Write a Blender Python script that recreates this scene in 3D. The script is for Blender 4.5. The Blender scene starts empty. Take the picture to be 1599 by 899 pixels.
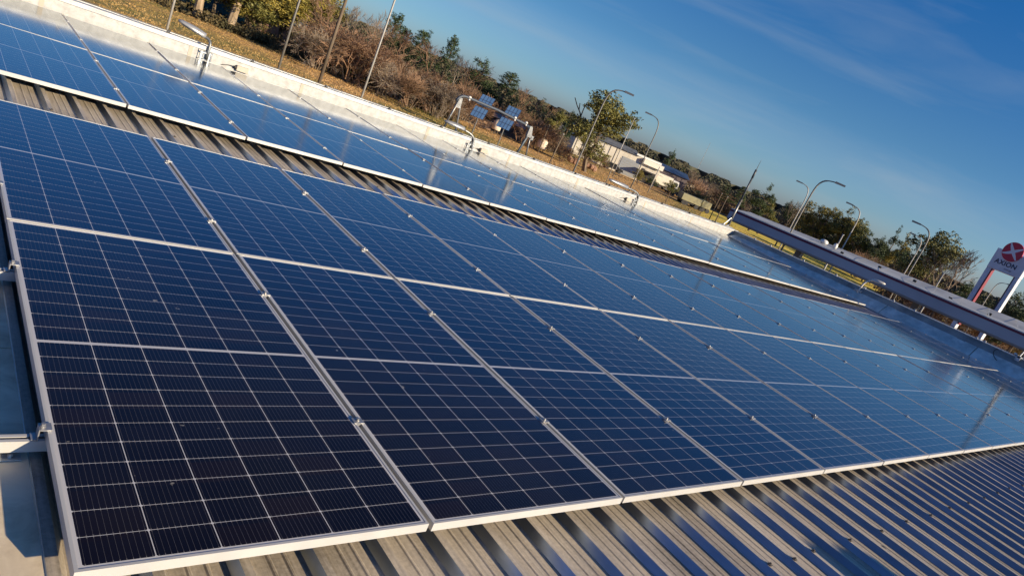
import bpy, bmesh, math, random
from mathutils import Vector, Matrix
R_ = math.radians
rnd = random.Random(7)
scene = bpy.context.scene
col = scene.collection

# ------------------------------------------------------------------ camera
EYE = Vector((-0.486, -1.555, 1.540))
RM = ((0.725276, -0.571795, 0.383590), (0.119189, -0.444664, -0.887729), (0.678169, 0.689571, -0.254352))
cam_d = bpy.data.cameras.new('camera'); cam = bpy.data.objects.new('camera', cam_d); col.objects.link(cam)
rx, ry, rz = Vector(RM[0]), -Vector(RM[1]), -Vector(RM[2])
m3 = Matrix((rx, ry, rz)).transposed()
cam.matrix_world = Matrix.Translation(EYE) @ m3.to_quaternion().to_matrix().to_4x4()
cam_d.sensor_width = 36.0; cam_d.lens = 36.0 * 1086.75 / 1599.0
cam_d.clip_start = 0.05; cam_d.clip_end = 9000
scene.camera = cam

# ------------------------------------------------------------------ sky, sun, exposure
SUN = Vector((1.15, -2.80, 1.02)).normalized()
SUN_EL = math.asin(SUN.z); SUN_ROT = math.atan2(SUN.x, SUN.y)
world = bpy.data.worlds.new('World'); scene.world = world; world.use_nodes = True
wt = world.node_tree; wn = wt.nodes; wl = wt.links
bg = wn['Background']
sky = wn.new('ShaderNodeTexSky'); sky.sky_type = 'NISHITA'; sky.sun_disc = False
sky.sun_elevation = SUN_EL; sky.sun_rotation = SUN_ROT % (2 * math.pi)
sky.altitude = 50; sky.air_density = 0.4; sky.dust_density = 1.0; sky.ozone_density = 8.0
hs = wn.new('ShaderNodeHueSaturation'); hs.inputs['Saturation'].default_value = 1.0
wl.new(sky.outputs[0], hs.inputs['Color'])
tc = wn.new('ShaderNodeTexCoord'); mp = wn.new('ShaderNodeMapping')
mp.inputs['Rotation'].default_value = (R_(4), R_(-3), R_(20)); mp.inputs['Scale'].default_value = (1.1, 1.9, 13.0)
wl.new(tc.outputs['Generated'], mp.inputs[0])
nz = wn.new('ShaderNodeTexNoise'); nz.inputs['Scale'].default_value = 1.5; nz.inputs['Detail'].default_value = 6; nz.inputs['Roughness'].default_value = 0.55
nz.inputs['Distortion'].default_value = 0.5
wl.new(mp.outputs[0], nz.inputs['Vector'])
cr = wn.new('ShaderNodeMapRange'); cr.inputs['From Min'].default_value = 0.50; cr.inputs['From Max'].default_value = 0.78
cr.inputs['To Min'].default_value = 0; cr.inputs['To Max'].default_value = 0.20
wl.new(nz.outputs['Fac'], cr.inputs['Value'])
mx = wn.new('ShaderNodeMix'); mx.data_type = 'RGBA'
# clear winter air: paler towards the horizon, deeper blue overhead
sep = wn.new('ShaderNodeSeparateXYZ'); wl.new(tc.outputs['Generated'], sep.inputs[0])
gr = wn.new('ShaderNodeValToRGB'); ge = gr.color_ramp.elements
ge[0].position = 0.0; ge[0].color = (.95, .62, .37, 1); ge[1].position = 0.70; ge[1].color = (.11, .34, .40, 1); x_ = ge.new(.34); x_.color = (.13, .51, .54, 1)
x_ = ge.new(.045); x_.color = (.72, .57, .35, 1); x_ = ge.new(.13); x_.color = (.52, .54, .375, 1)
wl.new(sep.outputs[2], gr.inputs[0])
# unseen sky behind us tinted bluer, added to turn the shade blue
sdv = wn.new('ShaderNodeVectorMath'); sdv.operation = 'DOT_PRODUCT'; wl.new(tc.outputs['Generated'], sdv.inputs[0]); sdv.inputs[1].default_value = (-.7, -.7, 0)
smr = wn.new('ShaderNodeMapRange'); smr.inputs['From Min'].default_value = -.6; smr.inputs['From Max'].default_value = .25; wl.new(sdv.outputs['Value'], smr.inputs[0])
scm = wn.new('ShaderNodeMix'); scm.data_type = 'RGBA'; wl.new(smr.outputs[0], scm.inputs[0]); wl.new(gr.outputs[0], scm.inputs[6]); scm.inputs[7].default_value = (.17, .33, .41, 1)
gm = wn.new('ShaderNodeMix'); gm.data_type = 'RGBA'; gm.blend_type = 'MULTIPLY'; gm.inputs[0].default_value = 1.0
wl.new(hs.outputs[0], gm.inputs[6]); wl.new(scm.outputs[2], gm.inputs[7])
g3 = wn.new('ShaderNodeVectorMath'); g3.operation = 'SCALE'; g3.inputs['Scale'].default_value = 3.0; wl.new(gm.outputs[2], g3.inputs[0])
# a long thin veil of cirrus low over the horizon
bz = wn.new('ShaderNodeMath'); bz.operation = 'SUBTRACT'; wl.new(sep.outputs[2], bz.inputs[0]); bz.inputs[1].default_value = .078
b2 = wn.new('ShaderNodeMath'); b2.operation = 'MULTIPLY'; wl.new(bz.outputs[0], b2.inputs[0]); wl.new(bz.outputs[0], b2.inputs[1])
b3 = wn.new('ShaderNodeMapRange'); wl.new(b2.outputs[0], b3.inputs['Value']); b3.inputs['From Min'].default_value = 0; b3.inputs['From Max'].default_value = .0016; b3.inputs['To Min'].default_value = .20; b3.inputs['To Max'].default_value = 0
b4 = wn.new('ShaderNodeMath'); b4.operation = 'MULTIPLY'; wl.new(b3.outputs[0], b4.inputs[0]); wl.new(nz.outputs['Fac'], b4.inputs[1])
b5 = wn.new('ShaderNodeMath'); b5.operation = 'ADD'; b5.use_clamp = True; wl.new(b4.outputs[0], b5.inputs[0]); wl.new(cr.outputs[0], b5.inputs[1])
wl.new(b5.outputs[0], mx.inputs[0]); wl.new(g3.outputs[0], mx.inputs[6]); mx.inputs[7].default_value = (3.6, 4.1, 4.5, 1)
wl.new(mx.outputs[2], bg.inputs['Color']); bg.inputs['Strength'].default_value = 0.079

sd = bpy.data.lights.new('sun', 'SUN'); sun = bpy.data.objects.new('sun', sd); col.objects.link(sun)
sd.energy = 5.0; sd.angle = R_(0.6); sd.color = (1.0, 0.80, 0.53)
sun.rotation_euler = SUN.to_track_quat('Z', 'Y').to_euler(); sun.location = (20, -50, 40)
vs = scene.view_settings; vs.view_transform = 'Standard'; vs.look = 'None'; vs.exposure = 0.58; vs.gamma = 1.0
scene.cycles.max_bounces = 6; scene.cycles.caustics_reflective = False; scene.cycles.caustics_refractive = False

# ------------------------------------------------------------------ helpers
class MB:
    """collects shapes, builds ONE mesh object"""
    def __init__(s): s.v = []; s.f = []; s.m = []
    def add(s, vs_, fs, mi=0):
        b = len(s.v); s.v += [tuple(v) for v in vs_]; s.f += [tuple(b + i for i in f) for f in fs]; s.m += [mi] * len(fs); return s
    def box(s, a, b, mi=0):
        x0, y0, z0 = a; x1, y1, z1 = b
        return s.add([(x0,y0,z0),(x1,y0,z0),(x1,y1,z0),(x0,y1,z0),(x0,y0,z1),(x1,y0,z1),(x1,y1,z1),(x0,y1,z1)],
                     [(0,3,2,1),(4,5,6,7),(0,1,5,4),(1,2,6,5),(2,3,7,6),(3,0,4,7)], mi)
    def hexa(s, p, mi=0):   # 8 points: bottom 4, top 4
        return s.add(p, [(0,3,2,1),(4,5,6,7),(0,1,5,4),(1,2,6,5),(2,3,7,6),(3,0,4,7)], mi)
    def tube(s, pts, r, n=8, mi=0, cap=True):
        pts = [Vector(p) for p in pts]
        rr = r if isinstance(r, (list, tuple)) else [r] * len(pts)
        b = len(s.v); prev = None
        for i, p in enumerate(pts):
            d = (pts[min(i+1, len(pts)-1)] - pts[max(i-1, 0)]).normalized()
            if prev is None:
                u = d.orthogonal().normalized()
            else:
                u = (prev - d * prev.dot(d)).normalized()
            prev = u; w = d.cross(u)
            for k in range(n):
                a = 2 * math.pi * k / n
                s.v.append(tuple(p + (u * math.cos(a) + w * math.sin(a)) * rr[i]))
        for i in range(len(pts) - 1):
            for k in range(n):
                k2 = (k + 1) % n
                s.f.append((b+i*n+k, b+i*n+k2, b+(i+1)*n+k2, b+(i+1)*n+k)); s.m.append(mi)
        if cap:
            s.f.append(tuple(b + k for k in reversed(range(n)))); s.m.append(mi)
            e = b + (len(pts) - 1) * n
            s.f.append(tuple(e + k for k in range(n))); s.m.append(mi)
        return s
    def ball(s, c, r, n=10, k=6, mi=0):
        rx_, ry_, rz_ = (r if isinstance(r, (list, tuple)) else (r, r, r))
        b = len(s.v)
        for i in range(1, k):
            t = math.pi * i / k
            for j in range(n):
                a = 2 * math.pi * j / n
                s.v.append((c[0]+rx_*math.sin(t)*math.cos(a), c[1]+ry_*math.sin(t)*math.sin(a), c[2]+rz_*math.cos(t)))
        s.v.append((c[0], c[1], c[2]+rz_)); s.v.append((c[0], c[1], c[2]-rz_)); tp = len(s.v)-2; bt = tp+1
        for i in range(k - 2):
            for j in range(n):
                j2 = (j+1) % n
                s.f.append((b+i*n+j, b+(i+1)*n+j, b+(i+1)*n+j2, b+i*n+j2)); s.m.append(mi)
        for j in range(n):
            j2 = (j+1) % n
            s.f.append((tp, b+j, b+j2)); s.m.append(mi)
            s.f.append((bt, b+(k-2)*n+j2, b+(k-2)*n+j)); s.m.append(mi)
        return s
    def mesh(s, name, mats, smooth=False):
        me = bpy.data.meshes.new(name); me.from_pydata(s.v, [], s.f)
        for m in (mats if isinstance(mats, (list, tuple)) else [mats]): me.materials.append(m)
        me.polygons.foreach_set('material_index', s.m)
        if smooth: me.polygons.foreach_set('use_smooth', [True] * len(s.f))
        me.update(); return me
    def build(s, name, mats, parent=None, smooth=False, bevel=0):
        o = bpy.data.objects.new(name, s.mesh(name, mats, smooth)); col.objects.link(o)
        if parent: o.parent = parent
        if bevel:
            b = o.modifiers.new('bevel', 'BEVEL'); b.width = bevel; b.segments = 2; b.limit_method = 'ANGLE'
        return o

def thing(name, label, cat, loc=(0,0,0), rz=0, group=None):
    o = bpy.data.objects.new(name, None); col.objects.link(o); o.empty_display_size = 0.2
    o.location = loc; o.rotation_euler = (0, 0, rz); o['label'] = label; o['category'] = cat
    if group: o['group'] = group
    return o
def tag(o, label, cat, group=None):
    o['label'] = label; o['category'] = cat
    if group: o['group'] = group
    return o
def kids(o): return [c for c in bpy.data.objects if c.parent == o]
def copy_tree(o, parent=None):
    c = o.copy(); col.objects.link(c)
    if parent: c.parent = parent
    for ch in kids(o): copy_tree(ch, c)
    return c
ORD = ['first','second','third','fourth','fifth','sixth','seventh','eighth','ninth','tenth','eleventh','twelfth','thirteenth',
       'fourteenth','fifteenth','sixteenth','seventeenth','eighteenth','nineteenth','twentieth']
def polar(az, D, z=-5.0):
    """a spot on the land: bearing (degrees from +x) and metres from the roof corner"""
    return Vector((EYE.x + D * math.cos(R_(az)), EYE.y + D * math.sin(R_(az)), z))

# ------------------------------------------------------------------ materials
def mat(name, color=(.5,.5,.5), rough=.5, metal=0, spec=.5):
    m = bpy.data.materials.new(name); m.use_nodes = True
    p = m.node_tree.nodes['Principled BSDF']
    p.inputs['Base Color'].default_value = (*color, 1); p.inputs['Roughness'].default_value = rough
    p.inputs['Metallic'].default_value = metal; p.inputs['Specular IOR Level'].default_value = spec
    return m
def noisy(name, c1, c2, scale=(1,1,1), nscale=5, detail=5, rough=.6, metal=0, bump=0, lo=.35, hi=.65, c3=None, rnd_obj=0, spec=.5, dist=0, nrough=.6):
    m = mat(name, c1, rough, metal, spec); t = m.node_tree; N = t.nodes; L = t.links; p = N['Principled BSDF']
    tc = N.new('ShaderNodeTexCoord'); mp = N.new('ShaderNodeMapping'); mp.inputs['Scale'].default_value = scale
    L.new(tc.outputs['Object'], mp.inputs[0])
    n = N.new('ShaderNodeTexNoise'); n.inputs['Scale'].default_value = nscale; n.inputs['Detail'].default_value = detail; n.inputs['Distortion'].default_value = dist
    n.inputs['Roughness'].default_value = nrough
    L.new(mp.outputs[0], n.inputs['Vector'])
    r = N.new('ShaderNodeValToRGB'); e = r.color_ramp.elements
    e[0].position = lo; e[0].color = (*c1, 1); e[1].position = hi; e[1].color = (*c2, 1)
    if c3: x = e.new((lo + hi) / 2); x.color = (*c3, 1)
    L.new(n.outputs['Fac'], r.inputs[0]); out = r.outputs[0]
    if rnd_obj:
        oi = N.new('ShaderNodeObjectInfo'); mr = N.new('ShaderNodeMapRange'); mr.inputs['To Min'].default_value = 1 - rnd_obj; mr.inputs['To Max'].default_value = 1 + rnd_obj
        L.new(oi.outputs['Random'], mr.inputs[0])
        h = N.new('ShaderNodeHueSaturation'); L.new(mr.outputs[0], h.inputs['Value']); L.new(out, h.inputs['Color']); out = h.outputs[0]
    L.new(out, p.inputs['Base Color'])
    if bump:
        b = N.new('ShaderNodeBump'); b.inputs['Strength'].default_value = 1; b.inputs['Distance'].default_value = bump
        L.new(n.outputs['Fac'], b.inputs['Height']); L.new(b.outputs[0], p.inputs['Normal'])
    return m

ALU = noisy('anodised_aluminium', (.50,.50,.49), (.56,.56,.55), nscale=3, rough=.42, metal=.2, rnd_obj=.03)
STEEL = noisy('clamp_steel', (.36,.36,.36), (.5,.5,.5), nscale=8, rough=.4, metal=.7)
GALV = noisy('galvanised', (.42,.44,.45), (.6,.62,.62), nscale=14, rough=.42, metal=.45)
DARK = mat('dark_rubber', (.02,.02,.022), .6)
BLACKCAB = mat('black_cable', (.015,.015,.018), .5)
WHITEM = noisy('white_parapet_sheet', (.34,.34,.325), (.52,.52,.505), scale=(1,1,1), nscale=9, detail=7, rough=.5, bump=.004, lo=.3, hi=.6)
COPING = noisy('coping_sheet', (.42,.42,.41), (.62,.62,.61), nscale=4, rough=.45, metal=.2)
SHADEW = noisy('shade_tinted_parapet_sheet', (.13,.19,.22), (.30,.38,.40), scale=(1,.6,1), nscale=3, detail=6, rough=.55, lo=.35, hi=.65)  # right parapet's shade put into its colour, darker and bluer than the far one's
BEIGE = noisy('beige_box', (.45,.40,.32), (.5,.45,.37), nscale=5, rough=.6)

# the roof sheet: aged galvanised steel, stained in streaks that run down the ribs
def roof_mat():
    m = mat('aged_roof_sheet', (.3,.27,.22), .5, .15); t = m.node_tree; N = t.nodes; L = t.links; p = N['Principled BSDF']
    tc = N.new('ShaderNodeTexCoord')
    def noise(sc, s, d, rg=.6):
        mp = N.new('ShaderNodeMapping'); mp.inputs['Scale'].default_value = sc; L.new(tc.outputs['Object'], mp.inputs[0])
        n = N.new('ShaderNodeTexNoise'); n.inputs['Scale'].default_value = s; n.inputs['Detail'].default_value = d; n.inputs['Roughness'].default_value = rg
        L.new(mp.outputs[0], n.inputs['Vector']); return n
    streak = noise((26, .9, 1), 2.2, 6); blot = noise((1, .6, 1), 1.7, 5); fine = noise((1,1,1), 60, 3, .7)
    r1 = N.new('ShaderNodeValToRGB'); e = r1.color_ramp.elements
    e[0].position = .30; e[0].color = (.20,.175,.14,1); e[1].position = .70; e[1].color = (.68,.60,.49,1)
    x = e.new(.5); x.color = (.46,.405,.33,1)
    a1 = N.new('ShaderNodeMath'); a1.operation = 'MULTIPLY_ADD'; L.new(blot.outputs['Fac'], a1.inputs[0]); a1.inputs[1].default_value = .55
    a0 = N.new('ShaderNodeMath'); a0.operation = 'MULTIPLY'; L.new(streak.outputs['Fac'], a0.inputs[0]); a0.inputs[1].default_value = .45
    L.new(a0.outputs[0], a1.inputs[2])
    a2 = N.new('ShaderNodeMath'); a2.operation = 'MULTIPLY_ADD'; L.new(fine.outputs['Fac'], a2.inputs[0]); a2.inputs[1].default_value = .34; L.new(a1.outputs[0], a2.inputs[2])
    a3 = N.new('ShaderNodeMath'); a3.operation = 'SUBTRACT'; L.new(a2.outputs[0], a3.inputs[0]); a3.inputs[1].default_value = .17
    L.new(a3.outputs[0], r1.inputs[0]); L.new(r1.outputs[0], p.inputs['Base Color'])
    rr = N.new('ShaderNodeMapRange'); rr.inputs['To Min'].default_value = .34; rr.inputs['To Max'].default_value = .62
    L.new(blot.outputs['Fac'], rr.inputs[0]); L.new(rr.outputs[0], p.inputs['Roughness'])
    b = N.new('ShaderNodeBump'); b.inputs['Distance'].default_value = .0015; L.new(a2.outputs[0], b.inputs['Height']); L.new(b.outputs[0], p.inputs['Normal'])
    return m
ROOF = roof_mat()
FLANK = noisy('shade_tinted_zinc', (.32,.38,.42), (.52,.58,.62), scale=(1,.35,1), nscale=6, detail=6, rough=.30, metal=.85)  # bare zinc for shaded flanks only, the shade's blue put into its colour

# the cell sheet under glass; object coordinates: x 0..W across, y 0..LL along
W, GX, LL, GY = 1.134, 0.020, 2.421, 0.015
def cell_mat():
    m = mat('solar_cells_under_glass', (.01,.01,.02), .05); t = m.node_tree; N = t.nodes; L = t.links; p = N['Principled BSDF']
    tc = N.new('ShaderNodeTexCoord'); sx = N.new('ShaderNodeSeparateXYZ'); L.new(tc.outputs['Object'], sx.inputs[0])
    def M(op, a, b=None, c=None):
        n = N.new('ShaderNodeMath'); n.operation = op
        for i, v in enumerate((a, b, c)):
            if v is None: continue
            if isinstance(v, (int, float)): n.inputs[i].default_value = v
            else: L.new(v, n.inputs[i])
        return n.outputs[0]
    PX = (W - 0.040) / 6; PY = (LL / 2 - 0.0295) / 11
    x = M('SUBTRACT', sx.outputs[0], 0.020)
    u = M('DIVIDE', x, PX)
    y = M('SUBTRACT', M('ABSOLUTE', M('SUBTRACT', sx.outputs[1], LL / 2)), 0.0085)      # distance from the middle band
    v = M('DIVIDE', y, PY)
    fu = M('SUBTRACT', u, M('FLOOR', u)); fv = M('SUBTRACT', v, M('FLOOR', v))
    dx = M('MULTIPLY', M('MINIMUM', fu, M('SUBTRACT', 1.0, fu)), PX)
    dy = M('MULTIPLY', M('MINIMUM', fv, M('SUBTRACT', 1.0, fv)), PY)
    gapx = M('LESS_THAN', dx, 0.0014); gapy = M('LESS_THAN', dy, 0.0009)
    corner = M('LESS_THAN', M('ADD', dx, dy), 0.0065)
    out = M('MAXIMUM', M('LESS_THAN', y, 0.0), M('MAXIMUM', M('GREATER_THAN', v, 11.0), M('MAXIMUM', M('LESS_THAN', u, 0.0), M('GREATER_THAN', u, 6.0))))
    white = M('MAXIMUM', M('MAXIMUM', gapx, gapy), M('MAXIMUM', corner, out))
    # bus bars
    w = M('MULTIPLY', fu, 11.0); fw = M('SUBTRACT', w, M('FLOOR', w))
    bus = M('LESS_THAN', M('ABSOLUTE', M('SUBTRACT', fw, 0.5)), 0.026)
    # solder pads near the cell ends
    pad = M('MULTIPLY', M('LESS_THAN', dy, 0.007), M('LESS_THAN', M('ABSOLUTE', M('SUBTRACT', fw, 0.5)), 0.055))
    # per-cell tone
    cv = N.new('ShaderNodeCombineXYZ'); L.new(M('FLOOR', u), cv.inputs[0]); L.new(M('FLOOR', M('DIVIDE', sx.outputs[1], PY)), cv.inputs[1])
    oi = N.new('ShaderNodeObjectInfo'); L.new(M('MULTIPLY', oi.outputs['Random'], 97.0), cv.inputs[2])
    wnz = N.new('ShaderNodeTexWhiteNoise'); wnz.noise_dimensions = '3D'; L.new(cv.outputs[0], wnz.inputs['Vector'])
    cr = N.new('ShaderNodeValToRGB'); e = cr.color_ramp.elements
    e[0].color = (.0035,.0040,.0105,1); e[1].color = (.0095,.0070,.0125,1); e.new(.6).color = (.0045,.0055,.0140,1)
    L.new(wnz.outputs['Value'], cr.inputs[0])
    def mix(f, a, b):
        n = N.new('ShaderNodeMix'); n.data_type = 'RGBA'; L.new(f, n.inputs[0])
        for i, q in ((6, a), (7, b)):
            if isinstance(q, tuple): n.inputs[i].default_value = q
            else: L.new(q, n.inputs[i])
        return n.outputs[2]
    c1 = mix(bus, cr.outputs[0], (.075,.072,.08,1))
    c1 = mix(pad, c1, (.16,.155,.16,1))
    c2 = mix(white, c1, (.52,.52,.54,1))
    # thin dust film
    mp = N.new('ShaderNodeMapping'); L.new(tc.outputs['Object'], mp.inputs[0]); L.new(oi.outputs['Random'], mp.inputs['Location'])
    dn = N.new('ShaderNodeTexNoise'); dn.inputs['Scale'].default_value = 3.0; dn.inputs['Detail'].default_value = 6; L.new(mp.outputs[0], dn.inputs['Vector'])
    dm = N.new('ShaderNodeMapRange'); dm.inputs['From Min'].default_value = .3; dm.inputs['From Max'].default_value = .8; dm.inputs['To Min'].default_value = 0.0; dm.inputs['To Max'].default_value = .012
    L.new(dn.outputs['Fac'], dm.inputs[0])
    c3 = mix(dm.outputs[0], c2, (.45,.42,.38,1))
    sp = N.new('ShaderNodeTexNoise'); sp.inputs['Scale'].default_value = 21.0; sp.inputs['Detail'].default_value = 2; L.new(mp.outputs[0], sp.inputs['Vector'])
    spot = N.new('ShaderNodeMapRange'); spot.inputs['From Min'].default_value = .765; spot.inputs['From Max'].default_value = .80; spot.inputs['To Max'].default_value = .55; L.new(sp.outputs['Fac'], spot.inputs[0])
    c3 = mix(spot.outputs[0], c3, (.42,.40,.36,1))
    L.new(c3, p.inputs['Base Color']); p.inputs['Roughness'].default_value = .6; p.inputs['Specular IOR Level'].default_value = 0.0
    lw = N.new('ShaderNodeLayerWeight'); lw.inputs['Blend'].default_value = .5
    fr = M('MULTIPLY_ADD', M('POWER', lw.outputs['Facing'], 3.55), .985, .006)
    gl = N.new('ShaderNodeBsdfGlossy'); gl.inputs['Color'].default_value = (.93, .97, 1.0, 1)
    ms = N.new('ShaderNodeMixShader'); L.new(fr, ms.inputs[0]); L.new(p.outputs[0], ms.inputs[1]); L.new(gl.outputs[0], ms.inputs[2]); L.new(ms.outputs[0], N['Material Output'].inputs['Surface'])
    rr = N.new('ShaderNodeMapRange'); rr.inputs['To Min'].default_value = .10; rr.inputs['To Max'].default_value = .15; L.new(dn.outputs['Fac'], rr.inputs[0]); L.new(rr.outputs[0], gl.inputs['Roughness'])
    return m
CELLS = cell_mat()

def ground_mat():
    m = mat('dry_field', (.3,.2,.08), .9); t = m.node_tree; N = t.nodes; L = t.links; p = N['Principled BSDF']
    tc = N.new('ShaderNodeTexCoord')
    def nz_(s, d, sc=(1,1,1), rg=.6):
        mp = N.new('ShaderNodeMapping'); mp.inputs['Scale'].default_value = sc; L.new(tc.outputs['Object'], mp.inputs[0])
        n = N.new('ShaderNodeTexNoise'); n.inputs['Scale'].default_value = s; n.inputs['Detail'].default_value = d; n.inputs['Roughness'].default_value = rg; L.new(mp.outputs[0], n.inputs[0]); return n
    a = nz_(.055, 6); b = nz_(.9, 7, rg=.7)
    r = N.new('ShaderNodeValToRGB'); e = r.color_ramp.elements
    e[0].position = .38; e[0].color = (.22,.21,.045,1); e[1].position = .54; e[1].color = (.60,.36,.14,1); e.new(.46).color = (.42,.30,.09,1)
    L.new(a.outputs['Fac'], r.inputs[0])
    r2 = N.new('ShaderNodeMapRange'); r2.inputs['From Min'].default_value = .3; r2.inputs['From Max'].default_value = .7; r2.inputs['To Min'].default_value = .5; r2.inputs['To Max'].default_value = 1.25
    L.new(b.outputs['Fac'], r2.inputs[0])
    h = N.new('ShaderNodeHueSaturation'); L.new(r.outputs[0], h.inputs['Color']); L.new(r2.outputs[0], h.inputs['Value'])
    L.new(h.outputs[0], p.inputs['Base Color'])
    bp = N.new('ShaderNodeBump'); bp.inputs['Distance'].default_value = .5; L.new(b.outputs['Fac'], bp.inputs['Height']); L.new(bp.outputs[0], p.inputs['Normal'])
    return m
GROUND = ground_mat()
ASPH = noisy('asphalt', (.045,.045,.048), (.075,.072,.07), nscale=.6, detail=8, rough=.9)
# foliage
LEAF = {
 'dark': noisy('dark_evergreen_leaves', (.018,.038,.014), (.07,.105,.032), nscale=.9, rough=.65, rnd_obj=.25),
 'olive': noisy('olive_leaves', (.06,.08,.018), (.32,.29,.07), nscale=.7, rough=.65, rnd_obj=.25),
 'gold': noisy('yellow_green_leaves', (.07,.08,.015), (.38,.30,.06), nscale=.6, rough=.65, rnd_obj=.2),
 'brown': noisy('bare_twigs', (.11,.065,.036), (.36,.22,.135), nscale=.5, rough=.85, rnd_obj=.2),
 'grey': noisy('grey_bare_twigs', (.12,.09,.065), (.30,.24,.18), nscale=.5, rough=.85, rnd_obj=.2),
}
BARK = noisy('bark', (.07,.05,.035), (.2,.15,.1), scale=(1,1,.3), nscale=3, rough=.9)
PALEBARK = noisy('pale_bark', (.22,.16,.10), (.48,.38,.27), scale=(1,1,.3), nscale=1.5, rough=.85)

# ------------------------------------------------------------------ the land
g = MB(); g.add([(-3000,-3000,-5.0),(5000,-3000,-5.0),(5000,5000,-5.0),(-3000,5000,-5.0)], [(0,1,2,3)])
go = g.build('ground', GROUND); go['kind'] = 'structure'
f = MB(); f.add([(-30,-60,-4.996),(62,-60,-4.996),(62,34,-4.996),(30,34,-4.996),(30,30,-4.996),(-30,30,-4.996)], [(0,1,2,3,4,5)])
v_ = MB(); ring = [(a, D) for a in range(8, 35, 2) for D in (104,)] + [(a, 148) for a in range(34, 7, -2)]
v_.add([polar(a, D + 3*math.sin(a), -4.995) for a, D in ring], [tuple(range(len(ring)))])
vo = v_.build('grass_verge', noisy('yellow_verge', (.48,.40,.05), (.80,.60,.10), nscale=.15, rough=.9)); vo['kind'] = 'structure'
fo = f.build('forecourt', ASPH); fo['kind'] = 'structure'

# ------------------------------------------------------------------ the building we stand on
PAN, RIB, TOPY, RX = -0.132, -0.095, 11.0, 20.30
bld = thing('station_building', 'flat building with a ribbed metal roof carrying the solar panels inside white parapets', 'building', (8, 3, -5))
inv = Vector((-8, -3, 5))
def part(mb, name, mats, parent=bld, **k):
    mb.v = [tuple(Vector(v) + inv) for v in mb.v]
    return mb.build(name, mats, parent, **k)
r = MB(); prof = [(-3.0, PAN)]; fl = []
x = -0.2665
while x < RX - .12:
    if x > -3:
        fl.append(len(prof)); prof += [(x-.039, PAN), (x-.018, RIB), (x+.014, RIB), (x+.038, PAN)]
        prof += [(x+.088, PAN), (x+.094, PAN+.0035), (x+.100, PAN+.0035), (x+.106, PAN), (x+.144, PAN), (x+.150, PAN+.0035), (x+.156, PAN+.0035), (x+.162, PAN)]
    x += .252
prof.append((RX, PAN))
ys = [-6, TOPY]
vv = [(px, y, pz) for y in ys for (px, pz) in prof]; n = len(prof)
r.add(vv, [(i, i+1, n+i+1, n+i) for i in range(n-1)])
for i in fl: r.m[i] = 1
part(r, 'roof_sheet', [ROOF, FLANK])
# flat cover sheets left of the ribs
s = MB()
for y0, y1 in ((-6, -1.2), (-1.194, 1.31), (1.318, 3.9), (3.908, 6.5), (6.508, 9.1), (9.108, TOPY)):
    s.box((-3.0, y0, -.112), (-.032, y1, -.100))
CREAM = noisy('stained_cover_sheet', (.52,.42,.28), (.88,.76,.56), scale=(1,1,1), nscale=4, detail=7, rough=.5, metal=.1, lo=.28, hi=.6, dist=1.5)
part(s, 'cover_sheet', CREAM)
# far parapet (lit) with its sheets, seams and coping
w = MB(); w.box((-3.2, TOPY, -.6), (RX+.16, TOPY+.16, .185)); part(w, 'parapet', WHITEM)
for i, sx_ in enumerate((2.95, 4.9, 7.75, 10.1, 12.5, 15.4, 17.8, 0.9)):
    w = MB(); w.box((sx_-.03, TOPY-.005, -.13), (sx_+.03, TOPY-.001, .182)); part(w, 'seam_cover', BEIGE)
w = MB(); w.box((-3.2, TOPY-.02, .188), (RX+.22, TOPY+.42, .216)); w.box((-3.2, TOPY-.024, .155), (RX-.02, TOPY-.012, .187)); part(w, 'coping', COPING)
w = MB(); w.box((-3.2, TOPY+.20, .217), (RX+.16, TOPY+.24, .230)); part(w, 'coping_ridge', GALV)
# right parapet (its inner face in shade), rising towards us
def rwz(y): return .165 + (11.3 - y) * .030
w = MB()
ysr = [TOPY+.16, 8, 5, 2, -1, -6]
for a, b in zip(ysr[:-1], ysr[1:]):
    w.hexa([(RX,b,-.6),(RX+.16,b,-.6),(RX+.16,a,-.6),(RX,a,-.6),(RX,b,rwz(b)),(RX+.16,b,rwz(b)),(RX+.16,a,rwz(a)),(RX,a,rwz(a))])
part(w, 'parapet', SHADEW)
w = MB()
for a, b in zip(ysr[:-1], ysr[1:]):
    w.hexa([(RX-.03,b,rwz(b)+.003),(RX+.24,b,rwz(b)+.003),(RX+.24,a,rwz(a)+.003),(RX-.03,a,rwz(a)+.003),
            (RX-.03,b,rwz(b)+.022),(RX+.24,b,rwz(b)+.022),(RX+.24,a,rwz(a)+.022),(RX-.03,a,rwz(a)+.022)])
part(w, 'coping', GALV)
FLASH = noisy('zinc_flashing', (.52,.60,.56), (.90,.94,.86), scale=(1,1.2,1), nscale=3.5, detail=6, rough=.5)
for y0, y1 in ((10.9, 8.6), (8.59, 5.62), (5.60, 3.22), (3.20, .8), (.78, -3)):
    w = MB(); z0 = .06; 
    w.hexa([(RX-.34,y1,-.09),(RX-.005,y1,-.09),(RX-.005,y0,-.09),(RX-.34,y0,-.09),
            (RX-.30,y1,-.02),(RX-.004,y1,.06+(rwz(y1)-.16)*.75),(RX-.004,y0,.06+(rwz(y0)-.16)*.75),(RX-.30,y0,-.02)])
    part(w, 'flashing', FLASH)
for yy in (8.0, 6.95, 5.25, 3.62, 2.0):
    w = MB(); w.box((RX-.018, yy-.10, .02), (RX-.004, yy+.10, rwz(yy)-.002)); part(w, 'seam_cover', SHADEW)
w = MB(); w.box((-3.2, -6, -5.0), (RX+.15, TOPY+.15, -.62))
part(w, 'wall', noisy('render_wall', (.5,.47,.42), (.62,.6,.55), nscale=1, rough=.8))
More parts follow.
